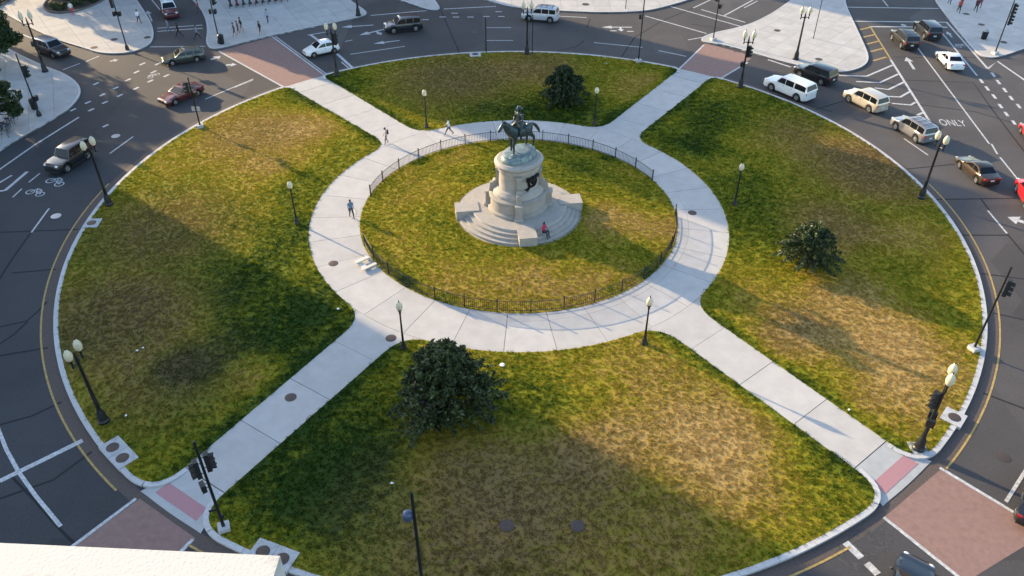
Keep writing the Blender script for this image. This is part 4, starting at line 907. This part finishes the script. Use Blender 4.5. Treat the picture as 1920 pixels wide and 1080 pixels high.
def make_car(kind, colour, label, name='car', extras=(), two=None):
    T = TYPES[kind]; L_, W_ = T['L'], T['Wd']; hw = W_ / 2; e = empty(name, (0, 0, 0)); m = paint_car(*colour); r_ = T['r']; xf, xr = T['wb'] / 2 + .02, -T['wb'] / 2 + .02
    off = (L_ - T['wb']) * .03; X0, X1 = L_ / 2 + off, -L_ / 2 + off
    def interp(x, pts):
        for (a, za), (b, zb) in zip(pts, pts[1:]):
            if b <= x <= a: t = (a - x) / (a - b) if a != b else 0; t = t * t * (3 - 2 * t) * .5 + t * .5; return za + (zb - za) * t
        return pts[-1][1] if x < pts[-1][0] else pts[0][1]
    top = [(X0, T['nose'] - .20), (X0 - .08, T['nose'] - .06), (X0 - .3, T['nose'] + .02), (T['xc'], T['cowl']), (T['rr'] if kind in ('sedan',) else T['xt'], T['belt']), (T['xt'], T['tail']), (X1 + .12, T['tail'] - .05), (X1, T['tail'] - .22)]
    xs = sorted(set([round(X0 + (X1 - X0) * i / 44, 4) for i in range(45)] + [T['xc'], T['xt']]), reverse=True)
    P = []; F = []; NSEC = 12
    for x in xs:
        u = min((X0 - x), (x - X1)); rd = min(1, max(0, u / .55)); w = hw * (.80 + .20 * math.sqrt(max(0, 1 - (1 - rd) ** 2)))
        zt = interp(x, top); zb = .24 if u > .25 else .30 + (.25 - u) * .3
        for xw in (xf, xr):
            dd = (r_ + .075) ** 2 - (x - xw) ** 2
            if dd > 0: zb = max(zb, r_ + math.sqrt(dd))
        zb = min(zb, zt - .08); h = zt - zb
        half = [(w * .90, zb), (w * .985, zb + h * .10), (w, zb + h * .35), (w * .985, zb + h * .72), (w * .93, zb + h * .95), (w * .62, zt + .015)]
        P += [(x, y, z) for y, z in half] + [(x, -y, z) for y, z in half[::-1]]
    n = len(xs)
    for k in range(n - 1):
        for i in range(NSEC): j = (i + 1) % NSEC; F.append((k * NSEC + i, (k + 1) * NSEC + i, (k + 1) * NSEC + j, k * NSEC + j))
    F.append(tuple(range(NSEC))); F.append(tuple((n - 1) * NSEC + i for i in range(NSEC - 1, -1, -1)))
    body = MB().add(P, F, True).build('body', m, e)
    # cabin: roofline loft, painted shell plus separate panes set just proud
    zb = T['belt'] - .06
    roofl = [(T['xc'] + .02, T['cowl'] - .03), (T['rf'], T['roof'] - .05), (T['rf'] - .35, T['roof']), ((T['rf'] + T['rr']) / 2, T['roof'] + .01), (T['rr'] + .3, T['roof'] - .01), (T['rr'], T['roof'] - .06), (T['xt'] - .02, T['tail'] - .03)]
    def ins(z): t = max(0, min(1, (z - zb) / (T['roof'] - zb))); return hw * (.93 - (.17 if kind in ('sedan', 'hatch', 'wagon') else .125) * t)
    P = []; F = []; xs2 = [x for x, _ in roofl]
    for x, zr in roofl:
        zr = max(zr, zb + .02); half = [(ins(zb), zb), (ins(zb + (zr - zb) * .5), zb + (zr - zb) * .5), (ins(zr - .05) - .01, zr - .05 if zr - .05 > zb + .01 else zr), (ins(zr) - .14, zr)]
        P += [(x, y, z) for y, z in half] + [(x, -y, z) for y, z in half[::-1]]
    for k in range(len(roofl) - 1):
        for i in range(7): F.append((k * 8 + i, (k + 1) * 8 + i, (k + 1) * 8 + i + 1, k * 8 + i + 1))
    MB().add(P, F, True).build('cabin', two or m, e)
    def rz(x): return interp2(x)
    def interp2(x):
        for (a, za), (b, zb_) in zip(roofl, roofl[1:]):
            if b <= x <= a: return za + (zb_ - za) * ((a - x) / (a - b))
        return T['roof']
    # windscreen and rear window
    def pane(xa, za, xb, zb_, nm, k):
        d = .012; nx, nz = (za - zb_) * k, (xb - xa) * k; ln = math.hypot(nx, nz); nx, nz = nx / ln * .014, nz / ln * .014
        if nz < 0: nx, nz = -nx, -nz
        ya, yb = ins(za) - .07, ins(zb_) - .16
        MB().add([(xa + nx, ya, za + nz), (xa + nx, -ya, za + nz), (xb + nx, -yb, zb_ + nz), (xb + nx, yb, zb_ + nz)], [(0, 1, 2, 3)]).build(nm, M_GLASS, e)
    a_, b_ = roofl[0], roofl[1]; lerp = lambda p, q, t: (p[0] + (q[0] - p[0]) * t, p[1] + (q[1] - p[1]) * t)
    p_, q_ = lerp(a_, b_, .10), lerp(a_, b_, .94); pane(*p_, *q_, 'windscreen', 1)
    a_, b_ = roofl[-1], roofl[-2]; p_, q_ = lerp(a_, b_, .14 if kind in ('sedan', 'hatch') else .2), lerp(a_, b_, .92); pane(*p_, *q_, 'rear_window', 1)
    for (wa, wb_) in T['win']:
        for s in (1, -1):
            pts = []
            for x in (wa, wa - (wa - wb_) * .33, wa - (wa - wb_) * .66, wb_): pts.append((x, min(rz(x) - .10, T['roof'] - .10)))
            z0 = T['belt'] + .02; Q = []
            xa_ = wa; 
            low = [(wa + .10 if wa > .4 else wa, z0), (wb_, z0)]
            poly = [(x, z) for x, z in low[::-1]] + pts
            V = [(x, s * (ins(z) + .008), z) for x, z in poly]
            MB().add(V, [tuple(range(len(V))) if s < 0 else tuple(range(len(V) - 1, -1, -1))]).build('side_window', M_GLASS, e)
    tyre = MB().lathe([(r_ * .62, -.11), (r_ * .93, -.11), (r_, -.08), (r_, .08), (r_ * .93, .11), (r_ * .62, .11)], 20, cap=False).mesh('tyre', M_RUBBER)
    rimb = MB().lathe([(r_ * .64, -.10), (r_ * .64, .07), (r_ * .56, .095), (r_ * .50, .06), (r_ * .16, .085), (.01, .09)], 20, cap=False)
    for k in range(5):
        t = 2 * math.pi * k / 5; rimb.box((r_ * .36 * math.cos(t), r_ * .36 * math.sin(t), .075), (r_ * .5, .055, .03), t)
    rim = rimb.mesh('rim', M_RIM)
    for x in (xf, xr):
        for s in (1, -1):
            w_ = empty('wheel', (x, s * (hw - .115), r_)); w_.parent = e; w_.rotation_euler = (-s * math.pi / 2, 0, 0)
            obj('tyre', tyre, w_); obj('rim', rim, w_)
    MB().box((0, 0, .30), (L_ * .93, W_ * .80, .16)).build('underbody', M_TRIM, e)
    zl = T['nose'] - .10
    for s in (1, -1):
        MB().ball((X0 - .13, s * hw * .68, zl), .12, 10, 7, (1.1, 1.45, .75)).build('headlight', M_HEAD, e)
        zt_ = T['tail'] - .17; MB().box((X1 + .075, s * hw * .74, zt_), (.12, .26, .30 if kind in ('suv', 'longsuv', 'boxy') else .17)).build('tail_lamp', M_TAIL, e)
        MB().ball((T['xc'] - .28, s * (hw + .06), T['belt'] + .05), .1, 8, 6, (.8, 1.05, .75)).build('mirror', m, e)
        for x in ((T['win'][0][1] + .12), (T['win'][1][1] + .12)): MB().box((x, s * (hw * .995), T['belt'] - .14), (.16, .03, .03)).build('door_handle', M_TRIM, e)
        MB().box((0, s * hw * .955, .29), (T['wb'] - 2 * r_ - .2, .06, .10)).build('sill', M_TRIM, e)
    MB().box((X0 - .03, 0, .42), (.12, W_ * .78, .16)).build('front_bumper', M_TRIM if kind in ('boxy',) else m, e); MB().box((X0 - .02, 0, T['nose'] - .16), (.06, W_ * .42, .14)).build('grille', M_TRIM, e)
    MB().box((X1 + .03, 0, .46), (.12, W_ * .80, .18)).build('rear_bumper', M_TRIM if kind == 'boxy' else m, e); MB().box((X1 - .01, 0, .72), (.03, .34, .16)).build('number_plate', M_PLATE, e)
    if 'rack' in extras:
        for s in (1, -1): MB().tube([(T['rf'] - .35, s * hw * .58, T['roof'] + .07), (T['rr'] + .35, s * hw * .58, T['roof'] + .07)], .02, 6).build('roof_rail', M_TRIM, e)
        for x in (T['rf'] - .6, (T['rf'] + T['rr']) / 2, T['rr'] + .5): MB().box((x, 0, T['roof'] + .075), (.05, W_ * .62, .03)).build('roof_bar', M_TRIM, e)
    if 'spare' in extras:
        o = MB().lathe([(.01, -.1), (.36, -.1), (.38, 0), (.36, .1), (.01, .1)], 18, cap=False).build('spare_wheel', M_RUBBER, e, (X1 - .12, 0, .98)); o.rotation_euler = (0, math.pi / 2, 0)
    tag(e, label, 'car', 'vehicles on the circle and avenues'); return e
def place_wheels(car, f_, r_, kind):
    a, b = Vector(W(*f_)), Vector(W(*r_)); d = (a - b).normalized(); nn = Vector((-d.y, d.x))
    if nn.y < 0: nn = -nn
    # away from the camera
    vc = ((a + b) / 2 - Vector((CAM[0], CAM[1]))).normalized()
    if nn.dot(vc) < 0: nn = -nn
    c = (a + b) / 2 + nn * (TYPES[kind]['Wd'] / 2 - .1); car.location = (c.x, c.y, 0); car.rotation_euler = (0, 0, math.atan2(d.y, d.x))
def place_c(car, c, head):
    q = W(*c); car.location = (q[0], q[1], 0); car.rotation_euler = (0, 0, head)
WH = ('white', (.72, .72, .70), .0); CREAM = ('champagne', (.58, .50, .38), .35); SILV = ('silver_grey', (.30, .29, .29), .6); BLK = ('black', (.012, .013, .015), .2); NAVY = ('dark_blue', (.014, .018, .026), .3)
MAR = ('maroon', (.09, .012, .018), .3); GRN = ('dark_green', (.045, .058, .05), .4); RED = ('red', (.50, .012, .018), .1); TAN = ('gold_brown', (.055, .036, .022), .55)
for kind, c, lab, ex, f_, r_ in [
    ('longsuv', WH, 'long white SUV leading the queue in the lane beside the lawn', (), (1443, 169), (1495, 191)), ('suv', BLK, 'black SUV half hidden behind the long white SUV', (), (1496, 144), (1541, 161)),
    ('suv', CREAM, 'champagne SUV following the long white one', (), (1589, 191), (1629, 212)), ('suv', SILV, 'silver-grey SUV beside the ONLY lettering', ('rack',), (1677, 243), (1716, 268)),
    ('sedan', TAN, 'dark bronze sedan with sunlit flank and black boot', (), (1795, 313), (1831, 346)), ('boxy', BLK, 'boxy black off-roader beside white bicycle symbols on the road', (), (127, 324), (168, 297)),
    ('sedan', MAR, 'maroon sedan in the sunlit gap behind the signal post', (), (325, 199), (377, 178)), ('wagon', GRN, 'dark green estate car with pale sunlit bonnet', ('rack',), (322, 124), (374, 116)),
    ('hatch', WH, 'white hatchback waiting at the red brick crosswalk', (), (586, 109), (631, 99)), ('suv', NAVY, 'dark blue SUV behind lane arrows on the curved roadway', (), (736, 64), (783, 59)), ('suv', ('pale_silver', (.55, .56, .58), .3), 'white SUV with roof rack driving along the curved pavement', ('rack',), (988, 40), (1035, 44))]:
    place_wheels(make_car(kind, c, lab, 'parked_car' if False else 'car', ex), f_, r_, kind)
LANE = math.atan2(lane.y, lane.x)
place_c(make_car('sedan', WH, 'white sedan heading up the avenue with yellow hatching'), (1778, 121), LANE + .05); place_c(make_car('suv', BLK, 'black SUV with roof bars beside the yellow hatching', extras=('rack',)), (1693, 83), LANE + .12); place_c(make_car('suv', NAVY, 'dark SUV beside the bicycle lane arrow'), (1736, 66), LANE + .1)
place_c(make_car('suv', RED, 'bright red car entering the circle below the lane arrow'), (1932, 378), LANE - .1); place_c(make_car('sedan', ('crimson', (.34, .012, .016), .1), 'crimson car beside the dotted lane marks on the avenue'), (1938, 263), LANE - .05)
a_ = Vector(W(1894, 984)); hd = Vector((.62, .785)); c = a_ + hd * 2.3 + Vector((hd.y, -hd.x)) * .85; o = make_car('sedan', BLK, 'black car with a red tail lamp on the sunny brick crosswalk'); o.location = (c.x, c.y, 0); o.rotation_euler = (0, 0, math.atan2(hd.y, hd.x))
a_ = Vector(W(1716, 1064)); hd = Vector((.60, .80)); c = a_ - hd * 2.25; o = make_car('sedan', NAVY, 'dark blue car nosing past the thick stop line at the crosswalk'); o.location = (c.x, c.y, 0); o.rotation_euler = (0, 0, math.atan2(hd.y, hd.x))
place_c(make_car('suv', BLK, 'black SUV with grey roof leaving the sunlit kerb strip', two=paint_car('pale_roof', (.30, .31, .33), .3)), (101, 101), R(-33)); a_, b_ = Vector(W(325, 36)), Vector(W(308, 2)); d_ = a_ - b_; place_c(make_car('suv', MAR, 'maroon car with pale roof waiting at the crossing with three walkers', two=WH and paint_car(*WH)), (319, 27), math.atan2(d_.y, d_.x))

# ------------------------------------------------------------------ trees and shrubs
def leaf_cloud(clumps, per, size, droop, seed):
    r_ = np.random.default_rng(seed); C = []; 
    for (c, rad, k) in clumps:
        nlf = int(per * k); d = r_.normal(size=(nlf, 3)); d /= np.linalg.norm(d, axis=1)[:, None]; rr_ = rad * r_.uniform(.35, 1.0, nlf)[:, None] ** .6
        C.append(np.array(c) + d * rr_ * np.array([1, 1, .8]))
    C = np.concatenate(C); N = len(C); a = r_.normal(size=(N, 3)); a[:, 2] -= droop; a /= np.linalg.norm(a, axis=1)[:, None]
    b = np.cross(a, r_.normal(size=(N, 3))); b /= np.linalg.norm(b, axis=1)[:, None]; s = size * r_.uniform(.6, 1.35, N)[:, None]
    v = np.empty((N, 4, 3)); v[:, 0] = C - a * s; v[:, 1] = C + b * s * .42; v[:, 2] = C + a * s; v[:, 3] = C - b * s * .42
    v = v.reshape(-1, 3); v[:, 2] = np.maximum(v[:, 2], .03)
    me = bpy.data.meshes.new('crown'); me.vertices.add(N * 4); me.vertices.foreach_set('co', v.ravel()); me.loops.add(N * 4); me.loops.foreach_set('vertex_index', np.arange(N * 4, dtype=np.int32)); me.polygons.add(N); me.polygons.foreach_set('loop_start', np.arange(0, N * 4, 4, dtype=np.int32)); me.update(calc_edges=True)
    return me
def tree(name, xy, z0, h, rad, label, m, seed, leaf=.14, per=260, trunk_h=.25, nclump=34, droop=.3, low=.12, cat='tree', lop=(0, 0), group=None, stems=1, rc=(.20, .34), cone=0):
    r_ = random.Random(seed); e = tag(empty(name, (xy[0], xy[1], z0)), label, cat, group); tr = MB(); cl = []
    for k in range(stems):
        t = 6.28 * k / stems + r_.random(); ox = .12 * math.cos(t) * (stems > 1); oy = .12 * math.sin(t) * (stems > 1)
        tr.tube([(ox, oy, -.1), (ox * 1.6, oy * 1.6, h * trunk_h * .5), (ox * 3 + r_.uniform(-.1, .1), oy * 3, h * trunk_h), (ox * 5 + r_.uniform(-.2, .2), oy * 5 + r_.uniform(-.2, .2), h * .62)], [.07 + .018 * h / stems ** .5, .05 + .015 * h / stems ** .5, .04 + .012 * h / stems ** .5, .03], 8)
    for i in range(nclump):
        t = r_.uniform(0, 6.283); u = r_.uniform(low, 1.0); zz = h * u; prof = math.sin(math.pi * min(1, max(.08, (u - low * .4) / (1.08 - low * .4))) ** .8) ** .6
        if cone: prof = prof * (1 - cone) + cone * max(.1, 1.12 - u) ** .8
        q = rad * prof * r_.uniform(.45, 1.0); x, y = q * math.cos(t) + lop[0] * u, q * math.sin(t) + lop[1] * u
        cr_ = rad * r_.uniform(*rc); cl.append(((x, y, min(h - cr_ * .5, max(cr_ * .6, zz))), cr_, r_.uniform(.6, 1.3)))
        if i % 2 == 0: tr.tube([(0, 0, h * trunk_h * r_.uniform(.6, 1.2)), (x * .5, y * .5, zz * .75 + .1), (x, y, zz)], [.045, .03, .012], 5)
    tr.build('trunk', M_BARK, e); me = leaf_cloud(cl, per, leaf, droop, seed); me.materials.append(m); obj('crown', me, e); return e
def twig_tree(name, xy, z0, h, rad, label, m, seed, cat, leaf=.14, ntwig=170, per=70, wide=.35, droop=.5, lop=(0, 0), stems=3):
    r_ = random.Random(seed); nr = np.random.default_rng(seed); e = tag(empty(name, (xy[0], xy[1], z0)), label, cat); tr = MB(); C = []
    for k in range(stems):
        t = 6.28 * k / stems + r_.random(); ox, oy = .14 * math.cos(t), .14 * math.sin(t)
        tr.tube([(ox, oy, -.1), (ox * 1.8, oy * 1.8, h * .18), (ox * 4, oy * 4, h * .45), (ox * 6, oy * 6, h * .75)], [.13, .10, .07, .03], 8)
    for i in range(ntwig):
        t = r_.uniform(0, 6.283); u = r_.uniform(.10, 1.0) ** .85
        env = math.sin(math.pi * min(1, (u * (1 - wide) + wide))) ** .55 if u < 1 else 0        # widest low down, pointed top
        reach = rad * max(.12, env) * r_.uniform(.55, 1.12) * (1 + .18 * math.sin(3 * t + seed))
        tip = Vector((reach * math.cos(t) + lop[0] * u, reach * math.sin(t) + lop[1] * u, max(.12, h * u - droop * reach * .18))); base = Vector((tip.x * .12, tip.y * .12, h * u * .62 + .15)); mid = (base + tip) / 2 + Vector((0, 0, .28 * reach * .5 + .1))
        L_ = lambda w: base * (1 - w) ** 2 + mid * 2 * w * (1 - w) + tip * w * w
        if i % 3 == 0: tr.tube([base, L_(.5), L_(.95)], [.035, .022, .008], 5)
        k = int(per * r_.uniform(.5, 1.4)); ws = 1 - nr.random(k) ** 1.5 * .62
        pts = np.array([tuple(L_(float(w))) for w in ws]); sc = (.05 + .24 * (1.05 - ws))[:, None] * max(.6, rad / 3)
        C.append(pts + nr.normal(size=(k, 3)) * sc)
    C = np.concatenate(C); N = len(C); a = nr.normal(size=(N, 3)); a[:, 2] -= droop; a /= np.linalg.norm(a, axis=1)[:, None]
    b = np.cross(a, nr.normal(size=(N, 3))); b /= np.linalg.norm(b, axis=1)[:, None]; sz = leaf * nr.uniform(.55, 1.3, N)[:, None]
    v = np.empty((N, 4, 3)); v[:, 0] = C - a * sz; v[:, 1] = C + b * sz * .40; v[:, 2] = C + a * sz; v[:, 3] = C - b * sz * .40; v = v.reshape(-1, 3); v[:, 2] = np.maximum(v[:, 2], .03)
    me = bpy.data.meshes.new('crown'); me.vertices.add(N * 4); me.vertices.foreach_set('co', v.ravel()); me.loops.add(N * 4); me.loops.foreach_set('vertex_index', np.arange(N * 4, dtype=np.int32)); me.polygons.add(N); me.polygons.foreach_set('loop_start', np.arange(0, N * 4, 4, dtype=np.int32)); me.update(calc_edges=True)
    me.materials.append(m); tr.build('trunk', M_BARK, e); obj('crown', me, e); return e
q = W(838, 770, ZL); twig_tree('spreading_tree', q, ZL, 4.9, 3.35, 'big dark spreading tree on the shaded lawn', M_LEAF_BIG, 21, 'tree', leaf=.16, ntwig=300, per=85, wide=.38, lop=(.1, .2))
q = W(1056, 190, ZL); twig_tree('round_bush', q, ZL, 4.0, 2.45, 'small round dark weeping bush behind the statue', M_LEAF_DARK, 22, 'bush', leaf=.13, ntwig=270, per=80, wide=.22, droop=1.3)
q = W(1511, 496, ZL); twig_tree('lawn_bush', q, ZL, 3.6, 2.4, 'mid-size bush with a long shadow on the straw lawn', M_LEAF_BIG, 23, 'bush', leaf=.13, ntwig=210, per=75, wide=.24, droop=.6)
q = W(-30, 60, 4.6); tree('street_tree', q, ZP, 7.0, 2.9, 'green street tree leaning over the sunlit kerb strip', M_LEAF_GREEN, 31, leaf=.17, per=330, nclump=40, low=.34, trunk_h=.35)
q = W(-22, 186, 3.4); tree('street_tree', q, ZP, 5.2, 2.3, 'green street tree behind the bicycle rack', M_LEAF_GREEN, 32, leaf=.16, per=330, nclump=34, low=.36, trunk_h=.35)
for i, (x, y, h, rd, lab) in enumerate([(-72.6, 43.2, 13.8, 4.2, 'tall plane tree in front of the limestone hotel block'), (-74.2, 38.6, 13.5, 4.6, 'tall plane tree on the west pavement beyond the bicycles'), (-77, 34, 13.5, 4.6, 'tall plane tree close to the limestone hotel wall'), (-68, 21, 10, 3.6, 'plane tree at the south end of the west pavement'), (-71, 59.5, 12, 4.0, 'plane tree at the west end of the planted beds'), (-66.5, 61, 12, 4.0, 'plane tree behind the planted bed'), (-55, 62, 9, 3.4, 'plane tree by the north-west street corner')]):
    tree('plane_tree', (x, y), ZP, h, rd, lab, M_LEAF_GREEN, 40 + i, leaf=.30, per=230, nclump=46, low=.30, trunk_h=.35, group='trees on the west pavements')
# planted bed with shrubs on the north-west pavement
def bed(cx, cy, rx, ry, label, seed):
    r_ = random.Random(seed); c = W(cx, cy, ZP); e_ = W(cx + rx, cy, ZP); f_ = W(cx, cy + ry, ZP); a, b = abs(e_[0] - c[0]), abs(f_[1] - c[1]); e = tag(empty('planting_bed', (c[0], c[1], ZP)), label, 'planter')
    MB().lathe([(1.0, 0), (1.0, .10), (.96, .12), (.01, .12)], 40, (0, 0, 0), a, b, cap=False).build('soil', mat('bed_soil', (.06, .042, .03), .95, var=.4, scale=4), e)
    MB().lathe([(1.03, 0), (1.03, .2), (.985, .2), (.985, .05)], 40, (0, 0, 0), a, b, cap=False).build('edging', mat('bed_edging', (.13, .11, .10), .9), e)
    cl = []
    for i in range(60):
        t = r_.uniform(0, 6.28); q = math.sqrt(r_.random()) * .86; cl.append(((a * q * math.cos(t), b * q * math.sin(t), .28), r_.uniform(.3, .6), 1))
    me = leaf_cloud(cl, 130, .12, 0, seed); me.materials.append(M_LEAF_GREEN); o = obj('ground_cover', me, e); stuff(o)
bed(148, -4, 52, 29, 'dark oval planted bed with a person standing beside it', 5); bed(-8, 0, 28, 26, 'planted bed above the green street tree', 6)

# ------------------------------------------------------------------ people
H = R
person((660, 408), H(-60), 'person in blue top carrying a bag on the ring path', (.12, .20, .30), (.03, .035, .05), 'b', 1.75, .7, bag='bag')
person((725, 270), H(200), 'person in pale pink shirt with backpack on the ring path', (.50, .40, .42), (.16, .15, .16), 'a', 1.72, .5, bag='backpack')
person((842, 253), H(182), 'person in white shirt striding along the ring path', (.72, .74, .78), (.03, .04, .07), 'a', 1.76, 1.25)
person((1011, 427), H(-40), 'person in pink-red shirt sitting on the monument steps', (.50, .03, .08), (.02, .02, .03), 'b', 1.72, sit=True, loc=(1.95, -4.05), z=.2 + .16 + .19)
person((137, 28), H(-70), 'person in red trousers and white top by the planted bed', (.72, .70, .66), (.45, .06, .10), 'a', 1.72, .4)
person((262, 44), H(-50), 'person in white top and dark shorts near the street corner', (.70, .72, .76), (.05, .06, .09), 'b', 1.76, 1.2, shorts=True)
person((318, 62), H(180), 'person in grey crossing just ahead of the maroon car', (.18, .22, .28), (.12, .16, .20), 'a', 1.76, .5, z=.0)
person((337, 70), H(180), 'person in black striding over the crossing', (.015, .015, .02), (.02, .02, .025), 'b', 1.78, 1.3, z=.0); person((371, 74), H(5), 'person in grey top and dark trousers stepping off the crossing', (.20, .24, .32), (.03, .03, .05), 'a', 1.74, 1.2, z=.0)
person((374, 24), H(200), 'person in red jacket at the street corner', (.40, .05, .08), (.10, .05, .06), 'a', 1.72, .8, z=.0)
person((441, 68), H(-150), 'person in brown top and shorts walking with two others', (.12, .10, .11), (.10, .07, .07), 'a', 1.70, .7, shorts=True); person((448, 64), H(-150), 'person in rust top in the middle of three walkers', (.24, .10, .08), (.08, .06, .06), 'a', 1.66, .6, shorts=True); person((454, 60), H(-150), 'tall person in black top beside two walkers', (.02, .02, .03), (.22, .2, .2), 'a', 1.84, .8, shorts=True)
person((489, 65), H(-140), 'person in black top and dark red skirt alone on the pavement', (.03, .02, .03), (.10, .03, .04), 'a', 1.70, .6, shorts=True); person((503, 43), H(-120), 'person in pale blue shirt and navy trousers near the bicycles', (.36, .42, .55), (.05, .07, .14), 'a', 1.74, .6)
person((1779, 8), H(-100), 'person in dark blue at the head of the walkers beside the bicycle lane', (.05, .08, .13), (.03, .04, .06), 'a', 1.74, .6); person((1796, 24), H(-100), 'person in red top and black trousers beside the bicycle lane', (.42, .07, .05), (.02, .02, .025), 'b', 1.75, .9); person((1801, 12), H(-110), 'person in orange red top behind the one in black trousers', (.40, .09, .05), (.22, .05, .05), 'a', 1.72, .5)
person((1828, 22), H(-100), 'person in dark maroon coat above the black litter bin', (.10, .02, .03), (.04, .02, .025), 'b', 1.76, .9); person((1836, 14), H(-100), 'person in wine red dress beside the maroon coat', (.18, .03, .05), (.14, .03, .05), 'a', 1.66, .6)

# ------------------------------------------------------------------ bicycles, bins, bench and small things
def bicycle(colour):
    e = empty('bicycle', (0, 0, 0)); m = mat('bike_' + colour[0], colour[1], .4, coat=.3)
    for x in (-.52, .52):
        P = [(x + .32 * math.cos(t), 0, .33 + .32 * math.sin(t)) for t in [2 * math.pi * i / 18 for i in range(19)]]
        w = MB().tube(P, .022, 5).build('wheel', M_RUBBER, e); sp = MB()
        for k in range(6): t = math.pi * k / 6; sp.tube([(x - .3 * math.cos(t), 0, .33 - .3 * math.sin(t)), (x + .3 * math.cos(t), 0, .33 + .3 * math.sin(t))], .004, 3)
        sp.build('spokes', M_RIM, w); MB().tube([(x + .37 * math.cos(t), 0, .33 + .37 * math.sin(t)) for t in [R(20 + 140 * i / 8) for i in range(9)]], .03, 5).build('mudguard', m, e)
    fr = MB()
    for a, b in [((-.52, 0, .33), (-.1, 0, .36)), ((-.1, 0, .36), (-.2, 0, .85)), ((-.1, 0, .36), (.38, 0, .78)), ((.52, 0, .33), (.36, 0, .95)), ((-.52, 0, .33), (-.17, 0, .72))]: fr.tube([a, b], .028, 6)
    fr.build('frame', m, e); MB().box((-.22, 0, .9), (.26, .15, .07), taper=.7).build('saddle', M_TRIM, e); MB().tube([(.30, .28, 1.02), (.38, .1, 1.05), (.38, -.1, 1.05), (.30, -.28, 1.02)], .018, 6).build('handlebar', M_TRIM, e)
    MB().box((.58, 0, .82), (.26, .36, .24), taper=1.15).build('basket', m, e); return e
proto = None
a_, b_ = Vector(W(432, 14, ZP)), Vector(W(540, 1, ZP)); d_ = (b_ - a_); step_ = d_ / 9
bl = ['first', 'second', 'third', 'fourth', 'fifth', 'sixth', 'seventh', 'eighth', 'ninth', 'last']
for i in range(10):
    o = bicycle([('red', (.35, .02, .03)), ('dark_slate', (.05, .07, .10))][i % 3 != 1]) if proto is None or i == 1 else copy_tree([pr_ for pr_ in (proto, proto2)][i % 3 == 1 if False else (i % 3 != 1) * 0 + (1 if i % 3 != 1 else 0)])
    if i == 0: proto = proto2 = o
    if i == 1: proto = o
    p_ = a_ + step_ * i; o.location = (p_.x, p_.y, ZP); o.rotation_euler = (0, 0, math.atan2(d_.y, d_.x) + R(80)); tag(o, 'docked hire bicycle, %s along the row from the street corner' % bl[i], 'bicycle', 'hire bicycles docked in a row')
    dk = tag(empty('bike_dock', (p_.x + .62 * math.cos(o.rotation_euler.z), p_.y + .62 * math.sin(o.rotation_euler.z), ZP), o.rotation_euler.z), 'dark docking post holding the %s hire bicycle from the corner' % bl[i], 'bike dock', 'docking posts of the hire bicycles')
    MB().box((.12, 0, .42), (.16, .22, .84), taper=.8).build('post', M_DARK, dk); MB().box((.1, 0, .012), (.7, .5, .024)).build('foot_plate', M_DARK, dk)
for i, (px, rz_) in enumerate([((30, 228), 100), ((22, 234), 104), ((14, 240), 98), ((6, 248), 102), ((18, 252), 110)]):
    o = copy_tree(proto2); p_ = W(*px, ZP); o.location = (p_[0], p_[1], ZP); o.rotation_euler = (0, 0, R(rz_)); tag(o, 'bicycle at the street rack, %s from the bin' % bl[i], 'bicycle', 'bicycles at the west rack')
for px, lab in [((66, 204), 'black litter bin beside the signal post near the bicycle rack'), ((416, 82), 'black litter bin by the signal post near three strolling people'), ((1844, 73), 'black litter bin with pale lid beside the bicycle lane')]:
    q = W(*px, ZP); e = tag(empty('litter_bin', (q[0], q[1], ZP)), lab, 'litter bin', 'street litter bins'); MB().lathe([(.28, 0), (.33, .1), (.36, .9), (.38, .95), (.36, 1.0)], 16).build('body', M_BLACK, e)
    MB().lathe([(.37, .98), (.30, 1.12), (.16, 1.2), (.01, 1.22)], 16, cap=False).build('lid', mat('bin_lid', (.30, .31, .32), .4) if px[0] > 1000 else M_BLACK, e)
# pale stone bench at the fence gap
q = W(687, 497, ZP); a = math.atan2(q[1], q[0]); e = tag(empty('stone_slabs', (q[0], q[1], ZP), a + R(8)), 'pale stone slab bench by the gap of the fence near the person with a bag', 'bench')
MB().box((0, -.52, .24), (1.3, .36, .12)).build('seat', mat('pale_stone', (.62, .57, .48), .8, var=.1), e); MB().box((.05, .52, .18), (1.25, .26, .1)).build('side_slab', MATS['pale_stone'], e); MB().box((.35, .02, .10), (.4, .7, .14)).build('cross_slab', MATS['pale_stone'], e)
for s in (-.45, .45): MB().box((s, -.52, .09), (.14, .3, .2)).build('foot', MATS['pale_stone'], e); MB().box((s, .52, .065), (.12, .2, .15)).build('foot', MATS['pale_stone'], e)
for i, (px, lab) in enumerate([((257, 657), 'larger white scrap of a pair on the brown treeless lawn'), ((268, 652), 'smaller pale scrap of a pair on the brown treeless lawn'), ((634, 579), 'white scrap of paper at the shaded tip of the treeless lawn'), ((942, 684), 'crumpled white bag beside the spreading tree'), ((236, 779), 'white scrap near the twin lamp in the shade'), ((1137, 119), 'pale scrap of paper on the lawn behind the weeping bush'), ((735, 906), 'pale scrap on the shaded lawn above the blue-grey box pole'), ((1592, 768), 'white scrap on the lawn beside the sunny path')]):
    q = W(*px, ZL + .05); r_ = random.Random(i); P = []; k = .22 if i == 3 else .11
    for t in range(7): P.append((k * r_.uniform(.6, 1.1) * math.cos(t * .9), k * r_.uniform(.6, 1.1) * math.sin(t * .9), r_.uniform(0, .05)))
    mb = MB().add(P + [(0, 0, .07)], [(t, (t + 1) % 7, 7) for t in range(7)]); o = mb.build('paper_scrap', mat('paper', (.75, .75, .72), .8), None, (q[0], q[1], ZL + .04)); tag(o, lab, 'litter')
